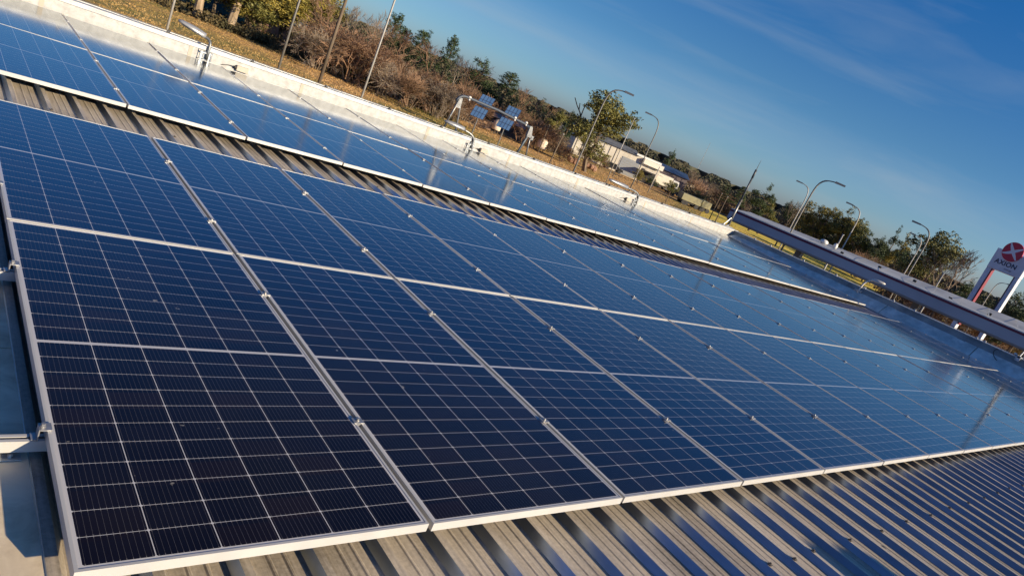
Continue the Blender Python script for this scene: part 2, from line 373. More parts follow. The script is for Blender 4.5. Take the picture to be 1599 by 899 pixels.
# roofing screws that show on the rib tops, and a scrap of dark sealant
def ribx(k): return -0.2665 + .252 * k
w0 = MB(); w0.tube([(0,0,0),(0,0,.006)], .013, 8); w0.tube([(0,0,.005),(0,0,.014)], .006, 6)
scr = w0.mesh('roof_screw', mat('old_screw', (.09,.08,.07), .6))
for k in (9, 11, 13, 14, 15, 17, 19, 21, 23, 25, 27, 29, 31, 33, 35):
    o = bpy.data.objects.new('roof_screw', scr); col.objects.link(o); o.parent = bld
    o.location = Vector((ribx(k) - .002, -.50 + rnd.uniform(-.012,.012), RIB)) + inv
for k, yy in ((3,5.3),(7,5.45),(12,5.3),(16,5.5),(20,5.35),(24,5.45),(30,5.4)):
    o = bpy.data.objects.new('roof_screw', scr); col.objects.link(o); o.parent = bld; o.location = Vector((ribx(k) - .002, yy, RIB)) + inv
w = MB()
for i in range(9):
    a = i * 2.399; w.ball((4.30 + .025*math.cos(a)*i/5, -.62 + .035*math.sin(a)*i/5, PAN + .010), (.03,.026,.014), 7, 5)
tag(w.build('sealant_lump', mat('old_sealant', (.05,.05,.05), .8)), 'small dark lump of old sealant lying between the roof ribs', 'debris')

# ------------------------------------------------------------------ solar panels
FR, LIP = .035, .010
fm = MB()
fm.box((0,0,-FR),(W,.0018,0)); fm.box((0,LL-.0018,-FR),(W,LL,0)); fm.box((0,.0019,-FR),(.0018,LL-.0019,0)); fm.box((W-.0018,.0019,-FR),(W,LL-.0019,0))
fm.box((.0019,.0019,-.0018),(W-.0019,LIP,-.0001)); fm.box((.0019,LL-LIP,-.0018),(W-.0019,LL-.0019,-.0001))
fm.box((.0019,LIP+.0001,-.0018),(LIP,LL-LIP-.0001,-.0001)); fm.box((W-LIP,LIP+.0001,-.0018),(W-.0019,LL-LIP-.0001,-.0001))
fm.box((.0019,.0019,-FR),(W-.0019,.026,-FR+.0016)); fm.box((.0019,LL-.026,-FR),(W-.0019,LL-.0019,-FR+.0016))
frame_me = fm.mesh('frame', ALU)
cm_ = MB(); cm_.box((.0020,.0020,-.0068),(W-.0020,LL-.0020,-.0022)); cell_me = cm_.mesh('glass', CELLS)
def rowY(k): return (0, LL + GY, 5.875, 5.875 + LL + GY)[k]
ROWN = ['nearest row', 'second row from us', 'third row past the bare strip', 'farthest row by the parapet']
for k in range(4):
    for i in range(17):
        ex = 'black' if k == 0 and i < 5 else ('dark blue' if k < 2 and i < 9 else 'sky-blue')
        if i == 0: who = 'leftmost panel of the'
        elif i == 16: who = 'rightmost panel of the'
        else: who = ORD[i] + ' panel from the left in the'
        ro = thing('solar_module', '%s %s %s' % (ex, who, ROWN[k]), 'solar panel',
                   (i * (W + GX) + rnd.uniform(-.0012, .0012), rowY(k) + rnd.uniform(-.0015, .0015), rnd.uniform(-.0012, .0012)), 0, 'solar panels laid in four rows on the roof')
        ro.rotation_euler = (rnd.gauss(0, .0011), rnd.gauss(0, .0022), 0)
        if k == 3: ro.scale = (1, 1.05, 1)
        for nm, me in (('frame', frame_me), ('glass', cell_me)):
            o = bpy.data.objects.new(nm, me); col.objects.link(o); o.parent = ro

# rails with clamps and feet
cl = MB(); cl.box((-.024,-.02,.0012),(.024,.02,.006)); cl.box((-.0085,-.02,-.034),(.0085,.02,.0011)); cl.tube([(0,0,.0062),(0,0,.0095)], .009, 12); cl.tube([(0,0,.0096),(0,0,.016)], .0062, 6)
clamp_me = cl.mesh('clamp', STEEL)
ce = MB(); ce.box((-.020,-.02,.0012),(.012,.02,.006)); ce.box((-.024,-.02,-.034),(-.0205,.02,.006)); ce.box((-.040,-.02,-.034),(-.0245,.02,-.030)); ce.tube([(-.012,0,.0062),(-.012,0,.0095)], .009, 12); ce.tube([(-.012,0,.0096),(-.012,0,.018)], .0065, 6)
end_me = ce.mesh('end_clamp', STEEL)
ft = MB(); ft.box((-.03,-.035,-.0905),(.03,.02,-.086)); ft.box((-.03,.0201,-.0905),(.03,.025,-.04)); ft.tube([(0,-.02,-.086),(0,-.02,-.074)], .007, 6)
foot_me = ft.mesh('foot', GALV)
RAILY = [(.64, 'nearest mounting rail, ending at the front left clamp'), (1.888, 'second mounting rail, ending at the upper left clamp'),
         (2.948, 'mounting rail just behind the long joint of the near block'), (4.208, 'mounting rail nearest the bare roof strip, near block'),
         (6.462, 'mounting rail just past the bare roof strip, far block'), (7.786, 'second mounting rail of the far block'),
         (8.987, 'third mounting rail of the far block'), (10.24, 'mounting rail closest to the white parapet')]
for ri, (ry_, lab) in enumerate(RAILY):
    t = thing('mounting_rail', 'aluminium ' + lab, 'rail', (0, ry_, 0), 0, 'rails under the solar panels')
    mb = MB(); x0 = -.30 if ri in (0, 1) else -.12
    if ri == 0: x0 = -.62
    mb.box((x0,-.020,-.0765),(17*(W+GX)+.06,-.016,-.036)); mb.box((x0,.016,-.0765),(17*(W+GX)+.06,.020,-.036)); mb.box((x0,-.0159,-.0765),(17*(W+GX)+.06,.0159,-.0735))
    mb.box((x0,-.0159,-.039),(17*(W+GX)+.06,-.006,-.036)); mb.box((x0,.006,-.039),(17*(W+GX)+.06,.0159,-.036))
    mb.build('channel', ALU, t)
    for i in range(1, 17):
        o = bpy.data.objects.new('clamp', clamp_me); col.objects.link(o); o.parent = t; o.location = (i*(W+GX)-GX/2, rnd.uniform(-.02,.02), 0)
    o = bpy.data.objects.new('clamp', end_me); col.objects.link(o); o.parent = t; o.location = (0, 0, 0)
    o = bpy.data.objects.new('clamp', end_me); col.objects.link(o); o.parent = t; o.location = (17*(W+GX)-GX, 0, 0); o.rotation_euler = (0,0,math.pi)
    for k in range(0, 80, 5):
        fx = ribx(k)
        if k == 0: fx = -.085
        if fx > 19.6: break
        o = bpy.data.objects.new('foot', foot_me); col.objects.link(o); o.parent = t; o.location = (fx, 0, 0 if k else -.008)

# ------------------------------------------------------------------ things on the parapet
# conductor cable on the coping with its holders
t = thing('roof_cable', 'thin grey cable held by small dark clips along the white parapet coping', 'cable', (0, TOPY+.03, .22))
mb = MB(); mb.tube([(-3 + i*.5, .012*math.sin(i*1.7), .028 + .004*math.sin(i*2.9)) for i in range(47)], .007, 6); mb.build('cable', mat('grey_cable', (.12,.12,.12), .5), t, smooth=True)
hd = MB(); hd.box((-.028,-.028,-.003),(.028,.028,.014)); hd.box((-.018,-.02,.0141),(.018,.02,.045)); hm = hd.mesh('holder', mat('black_plastic', (.025,.025,.027), .45))
for hx in (-.2, 1.15, 2.58, 3.95, 5.35, 6.75, 8.05, 9.4, 10.85, 12.35, 13.6, 13.72, 14.75, 16.15, 17.6, 18.95, 19.08):
    o = bpy.data.objects.new('holder', hm); col.objects.link(o); o.parent = t; o.location = (hx, 0, 0)
t = thing('roof_cable', 'cable held by pale clips along the shaded right-hand parapet', 'cable', (RX+.03, 0, 0))
mb = MB(); mb.tube([(.01*math.sin(i*1.3), 11 - i*.5, rwz(11-i*.5)+.05) for i in range(26)], .007, 6); mb.build('cable', mat('grey_cable_b', (.16,.16,.16), .5), t, smooth=True)
hm2 = hd.mesh('holder', mat('pale_plastic', (.55,.54,.5), .5))
for hy in (10.2, 9.6, 8.4, 7.3, 6.4, 5.55, 4.95, 3.35, 3.15, 1.9):
    o = bpy.data.objects.new('holder', hm2); col.objects.link(o); o.parent = t; o.location = (0, hy, rwz(hy)+.024)

PGD = noisy('dull_arm', (.16,.17,.17), (.28,.29,.29), nscale=8, rough=.4, metal=.5)
LAMPG = noisy('lamp_housing', (.36,.37,.38), (.48,.49,.50), nscale=6, rough=.35, metal=.4)
def bez(p0, p1, p2, p3, n=10):
    P = [Vector(p) for p in (p0,p1,p2,p3)]
    return [P[0]*(1-t)**3 + P[1]*3*t*(1-t)**2 + P[2]*3*t*t*(1-t) + P[3]*t**3 for t in [i/n for i in range(n+1)]]
def flood(loc, rz, arm, head_dir, label, hl=.36, pale=False):
    t = thing('flood_light', label, 'flood light', loc, rz, 'flood lights clamped to the parapet')
    M_ = mat('pale_lamp', (.72,.68,.6), .4) if pale else LAMPG
    mb = MB(); mb.tube(arm, .024, 10); mb.build('arm', M_ if pale else PGD, t, smooth=True)
    e = Vector(arm[-1]); d = Vector(head_dir).normalized(); sd_ = d.cross(Vector((0,0,1))).normalized(); up = sd_.cross(d)
    # head: a flat leaf-shaped lamp body
    hb = MB(); secs = []; K = 10
    for i in range(K + 1):
        s_ = i / K; wd = .030 + .078 * math.sin(math.pi * min(1, s_ * .80 + .14)); th = .034 + .030 * math.sin(math.pi * (1 - s_) * .7)
        if i == K: wd *= .6; th *= .6
        secs.append((e + d * (s_ * hl), wd, th))
    b = 0; vs_ = []; nn = 12
    for c, wd, th in secs:
        for k in range(nn):
            a = 2*math.pi*k/nn; vs_.append(c + sd_*math.cos(a)*wd + up*(math.sin(a)*th if math.sin(a) > 0 else math.sin(a)*th*.45))
    fs = [(i*nn+k, i*nn+(k+1)%nn, (i+1)*nn+(k+1)%nn, (i+1)*nn+k) for i in range(K) for k in range(nn)]
    fs += [tuple(reversed(range(nn))), tuple(K*nn+k for k in range(nn))]
    hb.add(vs_, fs); hb.build('lamp_head', M_, t, smooth=True)
    fb = MB()
    for i in range(5):
        c = e + d * (hl*(.10 + .06*i)) + up*.030; q = sd_*.045
        fb.hexa([c-q-d*.003-up*.02, c+q-d*.003-up*.02, c+q+d*.003-up*.02, c-q+d*.003-up*.02, c-q*.8-d*.003+up*.022, c+q*.8-d*.003+up*.022, c+q*.8+d*.003+up*.022, c-q*.8+d*.003+up*.022])
    fb.build('cooling_fins', DARK, t)
    lb = MB(); c = e + d*hl*.62 - up*.021; q = sd_*.055; q2 = d*hl*.24
    lb.hexa([c-q-q2-up*.006, c+q-q2-up*.006, c+q+q2-up*.006, c-q+q2-up*.006, c-q-q2, c+q-q2, c+q+q2, c-q+q2]); lb.build('lens', mat('lamp_lens', (.06,.07,.08), .1), t)
    # bracket: plate, two jaws and bolts round the coping
    bb = MB(); bb.box((-.10,-.012,-.17),(.07,-.004,-.02)); bb.box((-.13,-.05,-.165),(.09,-.013,-.150)); bb.box((-.11,-.045,-.045),(.07,-.013,-.030))
    for bx in (-.115, -.05, .02, .075):
        bb.tube([(bx,-.04,-.19),(bx,-.04,.01)], .006, 6); bb.tube([(bx,-.04,-.148),(bx,-.04,-.136)], .012, 6); bb.tube([(bx,-.04,-.029),(bx,-.04,-.017)], .012, 6)
    bb.build('bracket', GALV, t, bevel=0)
    cb = MB(); p0 = Vector(arm[0])
    cb.tube(bez(p0+Vector((-.02,-.03,.02)), p0+Vector((.05,-.10,-.10)), p0+Vector((-.02,-.10,-.20)), p0+Vector((-.14,-.03,-.14)), 10), .008, 6); cb.build('cable', BLACKCAB, t, smooth=True)
    return t
Y0 = TOPY - .012
flood((3.20, Y0, .155), 0, [(0,-.04,-.13)] + bez((0,-.04,0), (.0,-.04,.12), (.02,.0,.19), (-.09,.04,.20)), (-1,.10,.24), 'grey flood light on a curved arm, leftmost on the white parapet', .44)
flood((8.92, Y0, .12), 0, [(0,-.04,-.10)] + bez((0,-.04,0), (.02,-.04,.15), (-.10,-.01,.20), (-.32,.02,.22)), (-1,.1,.07), 'grey flood light on a curved arm beside the pipe frame, near its left legs', .50)
flood((14.95, Y0, .12), 0, [(0,-.04,-.10)] + bez((0,-.04,0), (.02,-.04,.17), (-.15,-.01,.22), (-.55,.02,.21)), (-1,.08,.06), 'grey flood light on a curved arm, third along the white parapet', .75)
flood((RX-.01, 6.48, .25), -math.pi/2, [(0,-.04,-.16)] + bez((0,-.04,0), (.0,-.04,.22), (.05,.0,.32), (.15,.04,.37)), (1,.1,.16), 'pale flood light on the shaded right-hand parapet below the canopy', .36, pale=True)
def jbox(loc, rz, label):
    t = thing('junction_box', label, 'junction box', loc, rz, 'junction boxes on the white parapet')
    mb = MB(); mb.box((-.10,-.055,-.045),(.10,0,.045)); mb.build('box', BEIGE, t, bevel=.006)
    mb = MB(); mb.tube([(-.10,-.03,0),(-.135,-.03,0)], .026, 8); mb.build('gland', DARK, t)
    mb = MB(); mb.tube(bez((-.135,-.03,0),(-.22,-.03,.02),(-.28,-.02,-.02),(-.34,-.01,-.03),8), .006, 6); mb.build('cable', BLACKCAB, t, smooth=True)
jbox((3.80, TOPY-.006, .05), 0, 'beige junction box right of the leftmost flood light')
jbox((9.30, TOPY-.006, .045), 0, 'beige junction box right of the flood light by the pipe frame')
jbox((14.62, TOPY-.006, .045), 0, 'beige junction box left of the third flood light bracket')

# pipe frame standing on the coping
t = thing('pipe_frame', 'long galvanised pipe carried by two A-shaped legs on the white parapet', 'pipe frame', (9.45, TOPY+.25, .216))
PG = noisy('dull_pipe', (.18,.18,.175), (.31,.305,.285), nscale=8, rough=.4, metal=.5)
z_ = lambda v: v - .186
lg = MB(); lg.tube([(-1.19,0,.003),(-1.05,0,z_(.90))], .021, 8); lg.build('leg', PG, t, smooth=True)
lg = MB(); lg.tube([(-.86,0,.003),(-1.02,0,z_(.90))], .021, 8); lg.box((-.90,-.03,0),(-.81,.03,.03)); lg.build('leg', PG, t)
lg = MB(); lg.tube([(1.02,0,.003),(1.14,0,z_(.72))], .024, 8); lg.build('leg', mat('dark_leg', (.10,.13,.15), .5), t, smooth=True)
lg = MB(); lg.tube([(1.31,0,.003),(1.20,0,z_(.72))], .021, 8); lg.tube([(1.20,.18,.003),(1.17,.02,z_(.70))], .016, 8); lg.build('leg', PG, t, smooth=True)
gs = MB(); gs.hexa([(-1.11,-.02,.50),(-.97,-.02,.50),(-.97,.02,.50),(-1.11,.02,.50),(-1.07,-.02,.72),(-1.00,-.02,.72),(-1.00,.02,.72),(-1.07,.02,.72)])
gs.hexa([(1.08,-.03,.44),(1.24,-.03,.44),(1.24,.03,.44),(1.08,.03,.44),(1.07,-.03,.70),(1.15,-.03,.70),(1.15,.03,.70),(1.07,.03,.70)]); gs.box((1.22,-.03,.40),(1.30,.03,.50)); gs.build('gusset', PG, t)
pi = MB(); pi.tube(bez((-1.13,0,.62),(-1.10,0,.76),(-1.0,0,.79),(-.85,0,.78),6) + [(0,0,.765),(.9,0,.70),(1.08,0,.66)], .030, 10); pi.build('pipe', mat('dark_pipe', (.05,.065,.09), .5), t, smooth=True)
for sx_ in (-.84, .55, .92):
    nb = MB(); nb.ball((sx_,-.02,.80 - (sx_+.84)*.035), (.042,.035,.026)); nb.ball((sx_+.0,-.03,.745-(sx_+.84)*.035), (.026,.026,.022)); nb.build('fitting', mat('white_fitting', (.7,.68,.64), .4), t, smooth=True)

# masts: one on the far corner, one farther along the right parapet
def mast(loc, label, ztop):
    t = thing('antenna_mast', label, 'mast', loc, 0, 'masts bolted to the right-hand parapet')
    mb = MB(); mb.tube([(0,0,0),(0,0,.95)], .042, 12); mb.build('tube', PG, t, smooth=True)
    mb = MB(); mb.tube([(0,0,.9),(0,0,.99)], .054, 12); mb.tube([(0,0,.04),(0,0,.10)], .058, 12); mb.build('collar', mat('collar_dark', (.09,.08,.07), .5), t)
    mb = MB(); mb.tube([(0,0,.99),(0,0,1.75)], .030, 10); mb.tube([(0,0,1.75),(0,0,2.05)], .036, 10); mb.build('upper_tube', mat('dark_tube', (.07,.08,.09), .45), t, smooth=True)
    mb = MB(); mb.tube([(0,0,2.05),(0,0,ztop)], [.012,.004], 6); mb.build('whip', mat('whip_dark', (.03,.03,.035), .5), t)
    mb = MB(); mb.box((-.35,-.03,-.02),(.10,.03,.02)); mb.box((-.35,-.05,-.10),(-.31,.05,.03)); mb.tube([(-.30,0,.0),(0,0,.35)], .012, 6); mb.tube([(-.02,-.20,-.02),(-.02,.18,-.02)], .018, 8); mb.build('bracket', GALV, t)
    for p_ in ((-.20,-.10,.03),(-.06,.14,.02)):
        mb = MB(); mb.ball(p_, (.04,.04,.035)); mb.build('insulator', mat('white_insulator', (.75,.73,.68), .35), t, smooth=True)
    return t
mast((RX+.20, 11.42, .20), 'tall thin mast on the far corner of the roof where both parapets meet', 2.40)
mast((RX+.24, 2.34, rwz(2.34)+.03), 'mast at the right end of the roof, mostly out of the picture', 1.75)
mb = MB(); mb.tube(bez((RX+.02,2.75,rwz(2.75)+.02),(RX-.12,2.95,.42),(RX-.14,2.85,.12),(RX-.04,2.45,.12),12), .009, 6)
tag(mb.build('loose_cable', BLACKCAB, smooth=True), 'black cable hanging in a loop on the shaded parapet at the right edge', 'cable')

# unseen vent-shaped caster, added to throw the shadow on the lower right ribs
t = thing('shadow_caster', 'unseen vent-shaped caster, added for the shadow on the lower right ribs', 'shadow caster', (5.15, -4.15, PAN))
mb = MB(); mb.tube([(0,0,0),(0,0,.95)], .16, 16); mb.build('pipe', GALV, t, smooth=True)
mb = MB(); mb.tube([(0,0,.96),(0,0,1.02),(0,0,1.22),(0,0,1.34)], [.28,.36,.35,.08], 18); mb.build('cap', GALV, t, smooth=True)

# ------------------------------------------------------------------ filling-station canopy
FAS = noisy('canopy_fascia', (.36,.38,.42), (.48,.50,.53), scale=(.2,.2,.2), nscale=1, rough=.45)
MAROON = mat('maroon_stripe', (.13,.008,.04), .5)
CTOP = noisy('canopy_roof_sheet', (.34,.36,.38), (.5,.52,.54), scale=(.3,.3,.3), nscale=2, rough=.5, metal=.2)
A = Vector((38.5, 22.9, 0)); B = Vector((47.6, -9.7, 0)); dirc = (B - A).normalized(); inw = Vector((-dirc.y, dirc.x, 0))
if inw.x < 0: inw = -inw
cen = (A + B) / 2
t = thing('fuel_canopy', 'long grey filling station canopy with a maroon stripe along its fascia', 'canopy', (cen.x, cen.y, -5))
def C_(s_, d_, z): p = A.lerp(B, s_) + inw * d_; return Vector((p.x - cen.x, p.y - cen.y, z + 5))
def zb(s_): return -.60 + .48 * s_
def zt(s_): return .16 + .72 * s_
mb = MB(); K = 8
for i in range(K):   # rounded fascia
    s0, s1 = i/K, (i+1)/K
    P0 = [C_(s0,.35,zb(s0)), C_(s0,.10,zb(s0)+.04), C_(s0,0,zb(s0)+.15), C_(s0,0,zt(s0)-.17)]; P1 = [C_(s1,.35,zb(s1)), C_(s1,.10,zb(s1)+.04), C_(s1,0,zb(s1)+.15), C_(s1,0,zt(s1)-.17)]
    for k in range(3): mb.add([P0[k],P1[k],P1[k+1],P0[k+1]], [(0,1,2,3)])
mb.add([C_(0,.35,zb(0)), C_(0,0,zb(0)+.15), C_(0,0,zt(0)), C_(0,8,zt(0)), C_(0,8,zb(0))], [(0,1,2,3,4)])
mb.build('fascia', FAS, t)
mb = MB()
mb.hexa([C_(0,-.02,zt(0)-.17),C_(1,-.02,zt(1)-.17),C_(1,.02,zt(1)-.17),C_(0,.02,zt(0)-.17),C_(0,-.02,zt(0)-.055),C_(1,-.02,zt(1)-.055),C_(1,.02,zt(1)-.055),C_(0,.02,zt(0)-.055)])
mb.build('stripe', MAROON, t)
mb = MB(); mb.hexa([C_(0,-.05,zt(0)-.053),C_(1,-.05,zt(1)-.053),C_(1,.02,zt(1)-.053),C_(0,.02,zt(0)-.053),C_(0,-.05,zt(0)),C_(1,-.05,zt(1)),C_(1,.10,zt(1)),C_(0,.10,zt(0))]); mb.build('edge_trim', CTOP, t)
mb = MB()
def ridge(s_): return zt(s_) + .12 + .42 * min(1, s_ * 1.4)
mb.add([C_(0,.1,zt(0)-.01),C_(1,.1,zt(1)-.01),C_(1,4.5,ridge(1)),C_(.5,4.5,ridge(.5)),C_(0,4.5,ridge(0))], [(0,1,2,3,4)])
mb.add([C_(0,4.5,ridge(0)),C_(.5,4.5,ridge(.5)),C_(1,4.5,ridge(1)),C_(1,9,zt(1)),C_(0,9,zt(0))], [(0,1,2,3,4)])
for i in range(24):
    s_ = (i+.5)/24; mb.add([C_(s_-.0008,.12,zt(s_)+.012),C_(s_+.0008,.12,zt(s_)+.012),C_(s_+.0008,4.4,ridge(s_)+.012),C_(s_-.0008,4.4,ridge(s_)+.012)],[(0,1,2,3)])
mb.build('roof', CTOP, t)
mb = MB(); mb.add([C_(0,.35,zb(0)),C_(1,.35,zb(1)),C_(1,9,zb(1)),C_(0,9,zb(0))],[(0,1,2,3)]); mb.build('soffit', mat('soffit', (.5,.5,.5), .6), t)
for s_ in (.12, .34, .56, .78):
    mb = MB(); p = C_(s_, 4.5, -5); mb.box((p.x-.2,p.y-.2,0),(p.x+.2,p.y+.2,zb(s_)+4.99)); mb.build('column', mat('column_grey', (.3,.3,.32), .5), t)
for s_, d_ in ((.155,3.6),(.175,3.8)):
    mb = MB(); p = C_(s_, d_, ridge(s_)+.02-.02*1); mb.ball((p.x,p.y,p.z+.02), (.26,.26,.16) if s_ < .16 else (.14,.14,.2)); mb.build('roof_cap', mat('white_cap', (.75,.74,.7), .4), t, smooth=True)
for i in range(9):
    s_ = .2 + i*.06; p = C_(s_, 1.6 + (i*1.7) % 2, zt(s_) + .12 + .06*((i*7) % 3)); mb = MB(); mb.box((p.x-.05,p.y-.09,p.z-.12),(p.x+.05,p.y+.09,p.z+.02)); mb.build('roof_bracket', DARK, t)

# price pylon
D_ = 66; pc = polar(13.95, D_)
yaw = R_(13.72 - 90 - 28) 
t = thing('pylon_sign', 'tall white station sign with a red round emblem on two legs behind the canopy', 'sign', pc, yaw)
PYW = noisy('sign_white', (.60,.62,.66), (.80,.81,.84), nscale=.6, rough=.4)
hw = 1.30
mb = MB(); mb.box((-hw,-.22,8.45),(hw,.22,10.1)); mb.build('board', PYW, t, bevel=.05)
for sx_ in (-1, 1):
    mb = MB(); a0, a1 = (-hw+.02, -hw+.40) if sx_ < 0 else (hw-.32, hw-.02)
    mb.box((a0,-.20,0),(a1,.20,8.448)); mb.build('leg', PYW, t, bevel=.03)
    mb = MB(); b0, b1 = (a1+.001, a1+.11) if sx_ < 0 else (a0-.11, a0-.001)
    mb.box((b0,-.16,3.5),(b1,.16,8.446)); mb.build('leg_trim', mat('sign_red', (.22,.008,.02), .45) if sx_ < 0 else mat('sign_plum', (.05,.015,.05), .45), t)
RED = mat('emblem_red', (.55,.012,.045), .4)
ecx, ecz = -.12, 10.15
mb = MB(); mb.tube([(ecx,-.30,ecz),(ecx,-.224,ecz)], .76, 40); mb.build('emblem_disc', RED, t)
# two crossing white sweeps of the emblem
mb = MB()
def sweep(P, wd):
    pts = bez(*P, 14); L_, R__ = [], []
    for i, p in enumerate(pts):
        d = (pts[min(i+1,14)] - pts[max(i-1,0)]).normalized(); nrm = Vector((-d.z, 0, d.x)); q = wd * (.35 + .65*math.sin(math.pi*i/14))
        L_.append(p + nrm*q); R__.append(p - nrm*q)
    n_ = len(pts); mb.add(L_ + R__, [(i, i+1, n_+i+1, n_+i) for i in range(n_-1)])
y_ = -.303
sweep(((ecx-.66,y_,ecz-.30),(ecx-.2,y_,ecz-.22),(ecx+.2,y_,ecz+.16),(ecx+.62,y_,ecz+.42)), .12)
y_ = -.306
sweep(((ecx-.42,y_,ecz+.60),(ecx-.18,y_,ecz+.2),(ecx+.16,y_,ecz-.14),(ecx+.52,y_,ecz-.54)), .12)
mb.build('emblem_cross', mat('emblem_white', (.8,.8,.84), .5), t)
def text(s_, size, loc, m, parent, name, off=0):
    cu = bpy.data.curves.new(name, 'FONT'); cu.body = s_; cu.size = size; cu.align_x = 'CENTER'; cu.align_y = 'CENTER'; cu.extrude = .006; cu.offset = off; cu.space_character = 1.08
    to = bpy.data.objects.new(name, cu); col.objects.link(to); bpy.context.view_layer.update()
    me = bpy.data.meshes.new_from_object(to.evaluated_get(bpy.context.evaluated_depsgraph_get())); bpy.data.objects.remove(to)
    me.materials.clear(); me.materials.append(m)
    o = bpy.data.objects.new(name, me); col.objects.link(o); o.parent = parent; o.location = loc; o.rotation_euler = (math.pi/2, 0, 0); return o
NAVY = mat('sign_navy', (.012,.015,.06), .5)
text('AXION', .50, (-.12, -.232, 9.12), NAVY, t, 'lettering', .010)
text('energy', .20, (.25, -.232, 8.76), mat('sign_greyblue', (.16,.17,.26), .5), t, 'small_lettering', 0)

# ------------------------------------------------------------------ lamp posts and poles
POLE = noisy('painted_pole', (.13,.125,.11), (.22,.21,.19), nscale=2, rough=.5, metal=.3)
POLEL = noisy('pale_pole', (.30,.29,.27), (.42,.41,.38), nscale=2, rough=.5, metal=.2)
WOOD = noisy('wood_pole', (.10,.075,.05), (.19,.145,.10), scale=(1,1,.1), nscale=4, rough=.85)
def lamp(az_, D, tip_el, side, label, arm=1.25, m=POLE, r=.055):
    p = polar(az_, D); H = 6.54 + D * math.tan(R_(tip_el)) 
    t = thing('street_lamp', label, 'street lamp', p, R_(az_ - 90), 'street lamps around the station')
    q = bez((0,0,H-1.5),(0,0,H-.45),(side*.12,0,H-.10),(side*.75,0,H-.02),8)
    mb = MB(); mb.tube([(0,0,0),(0,0,H*.5)] + q + [(side*arm*.75,0,H)], [r*1.25, r] + [r*.85]*(len(q)-2) + [r*.6]*2 + [r*.55], 8); mb.build('post', m, t, smooth=True)
    mb = MB(); x0, x1 = side*arm*.72, side*(arm+.25)
    mb.hexa([(min(x0,x1),-.12,H-.05),(max(x0,x1),-.12,H-.05),(max(x0,x1),.12,H-.05),(min(x0,x1),.12,H-.05),(min(x0,x1),-.07,H+.07),(max(x0,x1),-.07,H+.05),(max(x0,x1),.07,H+.05),(min(x0,x1),.07,H+.07)])
    mb.build('lamp_head', mat('lamp_head_dark', (.1,.11,.13), .4), t)
    return t
lamp(44.65, 43.5, 3.15, 1, 'tall lamp post with its arm to the right, in front of the round green tree')
lamp(39.9, 60, 2.35, -1, 'lamp post with left-pointing arm before the white warehouse', r=.05)
lamp(27.35, 46, 3.0, 1, 'lamp post with its arm to the right, just right of the roof corner mast')
lamp(27.55, 72, 2.05, -1, 'pale far lamp post close beside another, its arm to the left', m=POLEL)
lamp(23.6, 66, 2.0, -1, 'lamp post with its arm to the left among the yellow-green trees', m=POLEL)
lamp(18.9, 56, 2.55, -1, 'nearer lamp post of the pair left of the station sign, arm to the left')
lamp(19.15, 84, 1.75, -1, 'farther lamp post of the pair left of the station sign, arm to the left', m=POLEL)
lamp(14.0, 90, 1.1, 1, 'thin lamp post between the legs of the station sign', m=POLEL, r=.05)
lamp(62.4, 41, 8, 1, 'pale lamp post rising out of the top of the picture, last of four', m=POLEL, r=.055)
def pole(az_, D, H, r, m, label, cap=False, lean=0):
    t = thing('utility_pole', label, 'pole', polar(az_, D), 0, 'poles standing in the field')
    mb = MB(); mb.tube([(0,0,0),(lean*.5,0,H*.5),(lean,0,H)], [r*1.15, r, r*.8], 10); mb.build('post', m, t, smooth=True)
    mb = MB(); mb.box((lean-r*.9,-r*.9,H),(lean+r*.9,r*.9,H+.05)); mb.build('cap', GALV, t)
pole(76.45, 40, 10, .055, POLEL, 'thin pale pole at the far upper left in front of the dry field')
pole(68.75, 44, 11, .065, POLE, 'grey pole before the yellow-green tree at upper left')
pole(65.7, 46, 12, .095, WOOD, 'thick brown wooden pole left of the bare bushes')
pole(46.75, 72, 4.4, .07, WOOD, 'short leaning wooden pole before the brown bushes left of the tall lamp', lean=.3)
pole(47.9, 98, 4.0, .08, WOOD, 'short distant wooden pole among the brown bushes')
pole(32.75, 100, 4.7, .07, WOOD, 'short wooden pole at the left tip of the canopy')
pole(33.25, 110, 4.6, .07, WOOD, 'second short wooden pole near the left tip of the canopy, farther off')
pole(41.9, 96, 9.2, .06, POLEL, 'slim pale pole before the left end of the white warehouse')
pole(41.6, 118, 3.2, .08, POLEL, 'short pale post by the dark gateway of the warehouse')
pole(38.5, 116, 4.4, .08, POLEL, 'pale post left of the white lorry')
pole(24.0, 60, 6.3, .07, POLEL, 'thick pale post standing just behind the canopy')
pole(17.0, 62, 6.6, .06, POLEL, 'pale post behind the canopy left of the station sign')
mb = MB(); mb.tube([(0,0,0),(0,0,19)], [.12,.05], 5); 
for k in range(8): mb.tube([(-.25,0,3+k*2),(.25,0,4+k*2)], .03, 4)
o = mb.build('radio_mast', POLEL); o.location = polar(35.75, 330); tag(o, 'very thin distant radio mast rising above the horizon', 'mast')
# short marker posts in the grass
for az_, D in ((36.9, 108), (35.0, 100)):
    mb = MB(); mb.tube([(0,0,0),(0,0,1.1)], .05, 6); mb.box((-.07,-.07,1.1),(.07,.07,1.16)); o = mb.build('marker_post', WOOD); o.location = polar(az_, D)
    tag(o, 'short wooden marker post in the grass, %s of the two below the olive trailer' % ('left' if az_ > 36 else 'right'), 'post', 'marker posts in the grass')

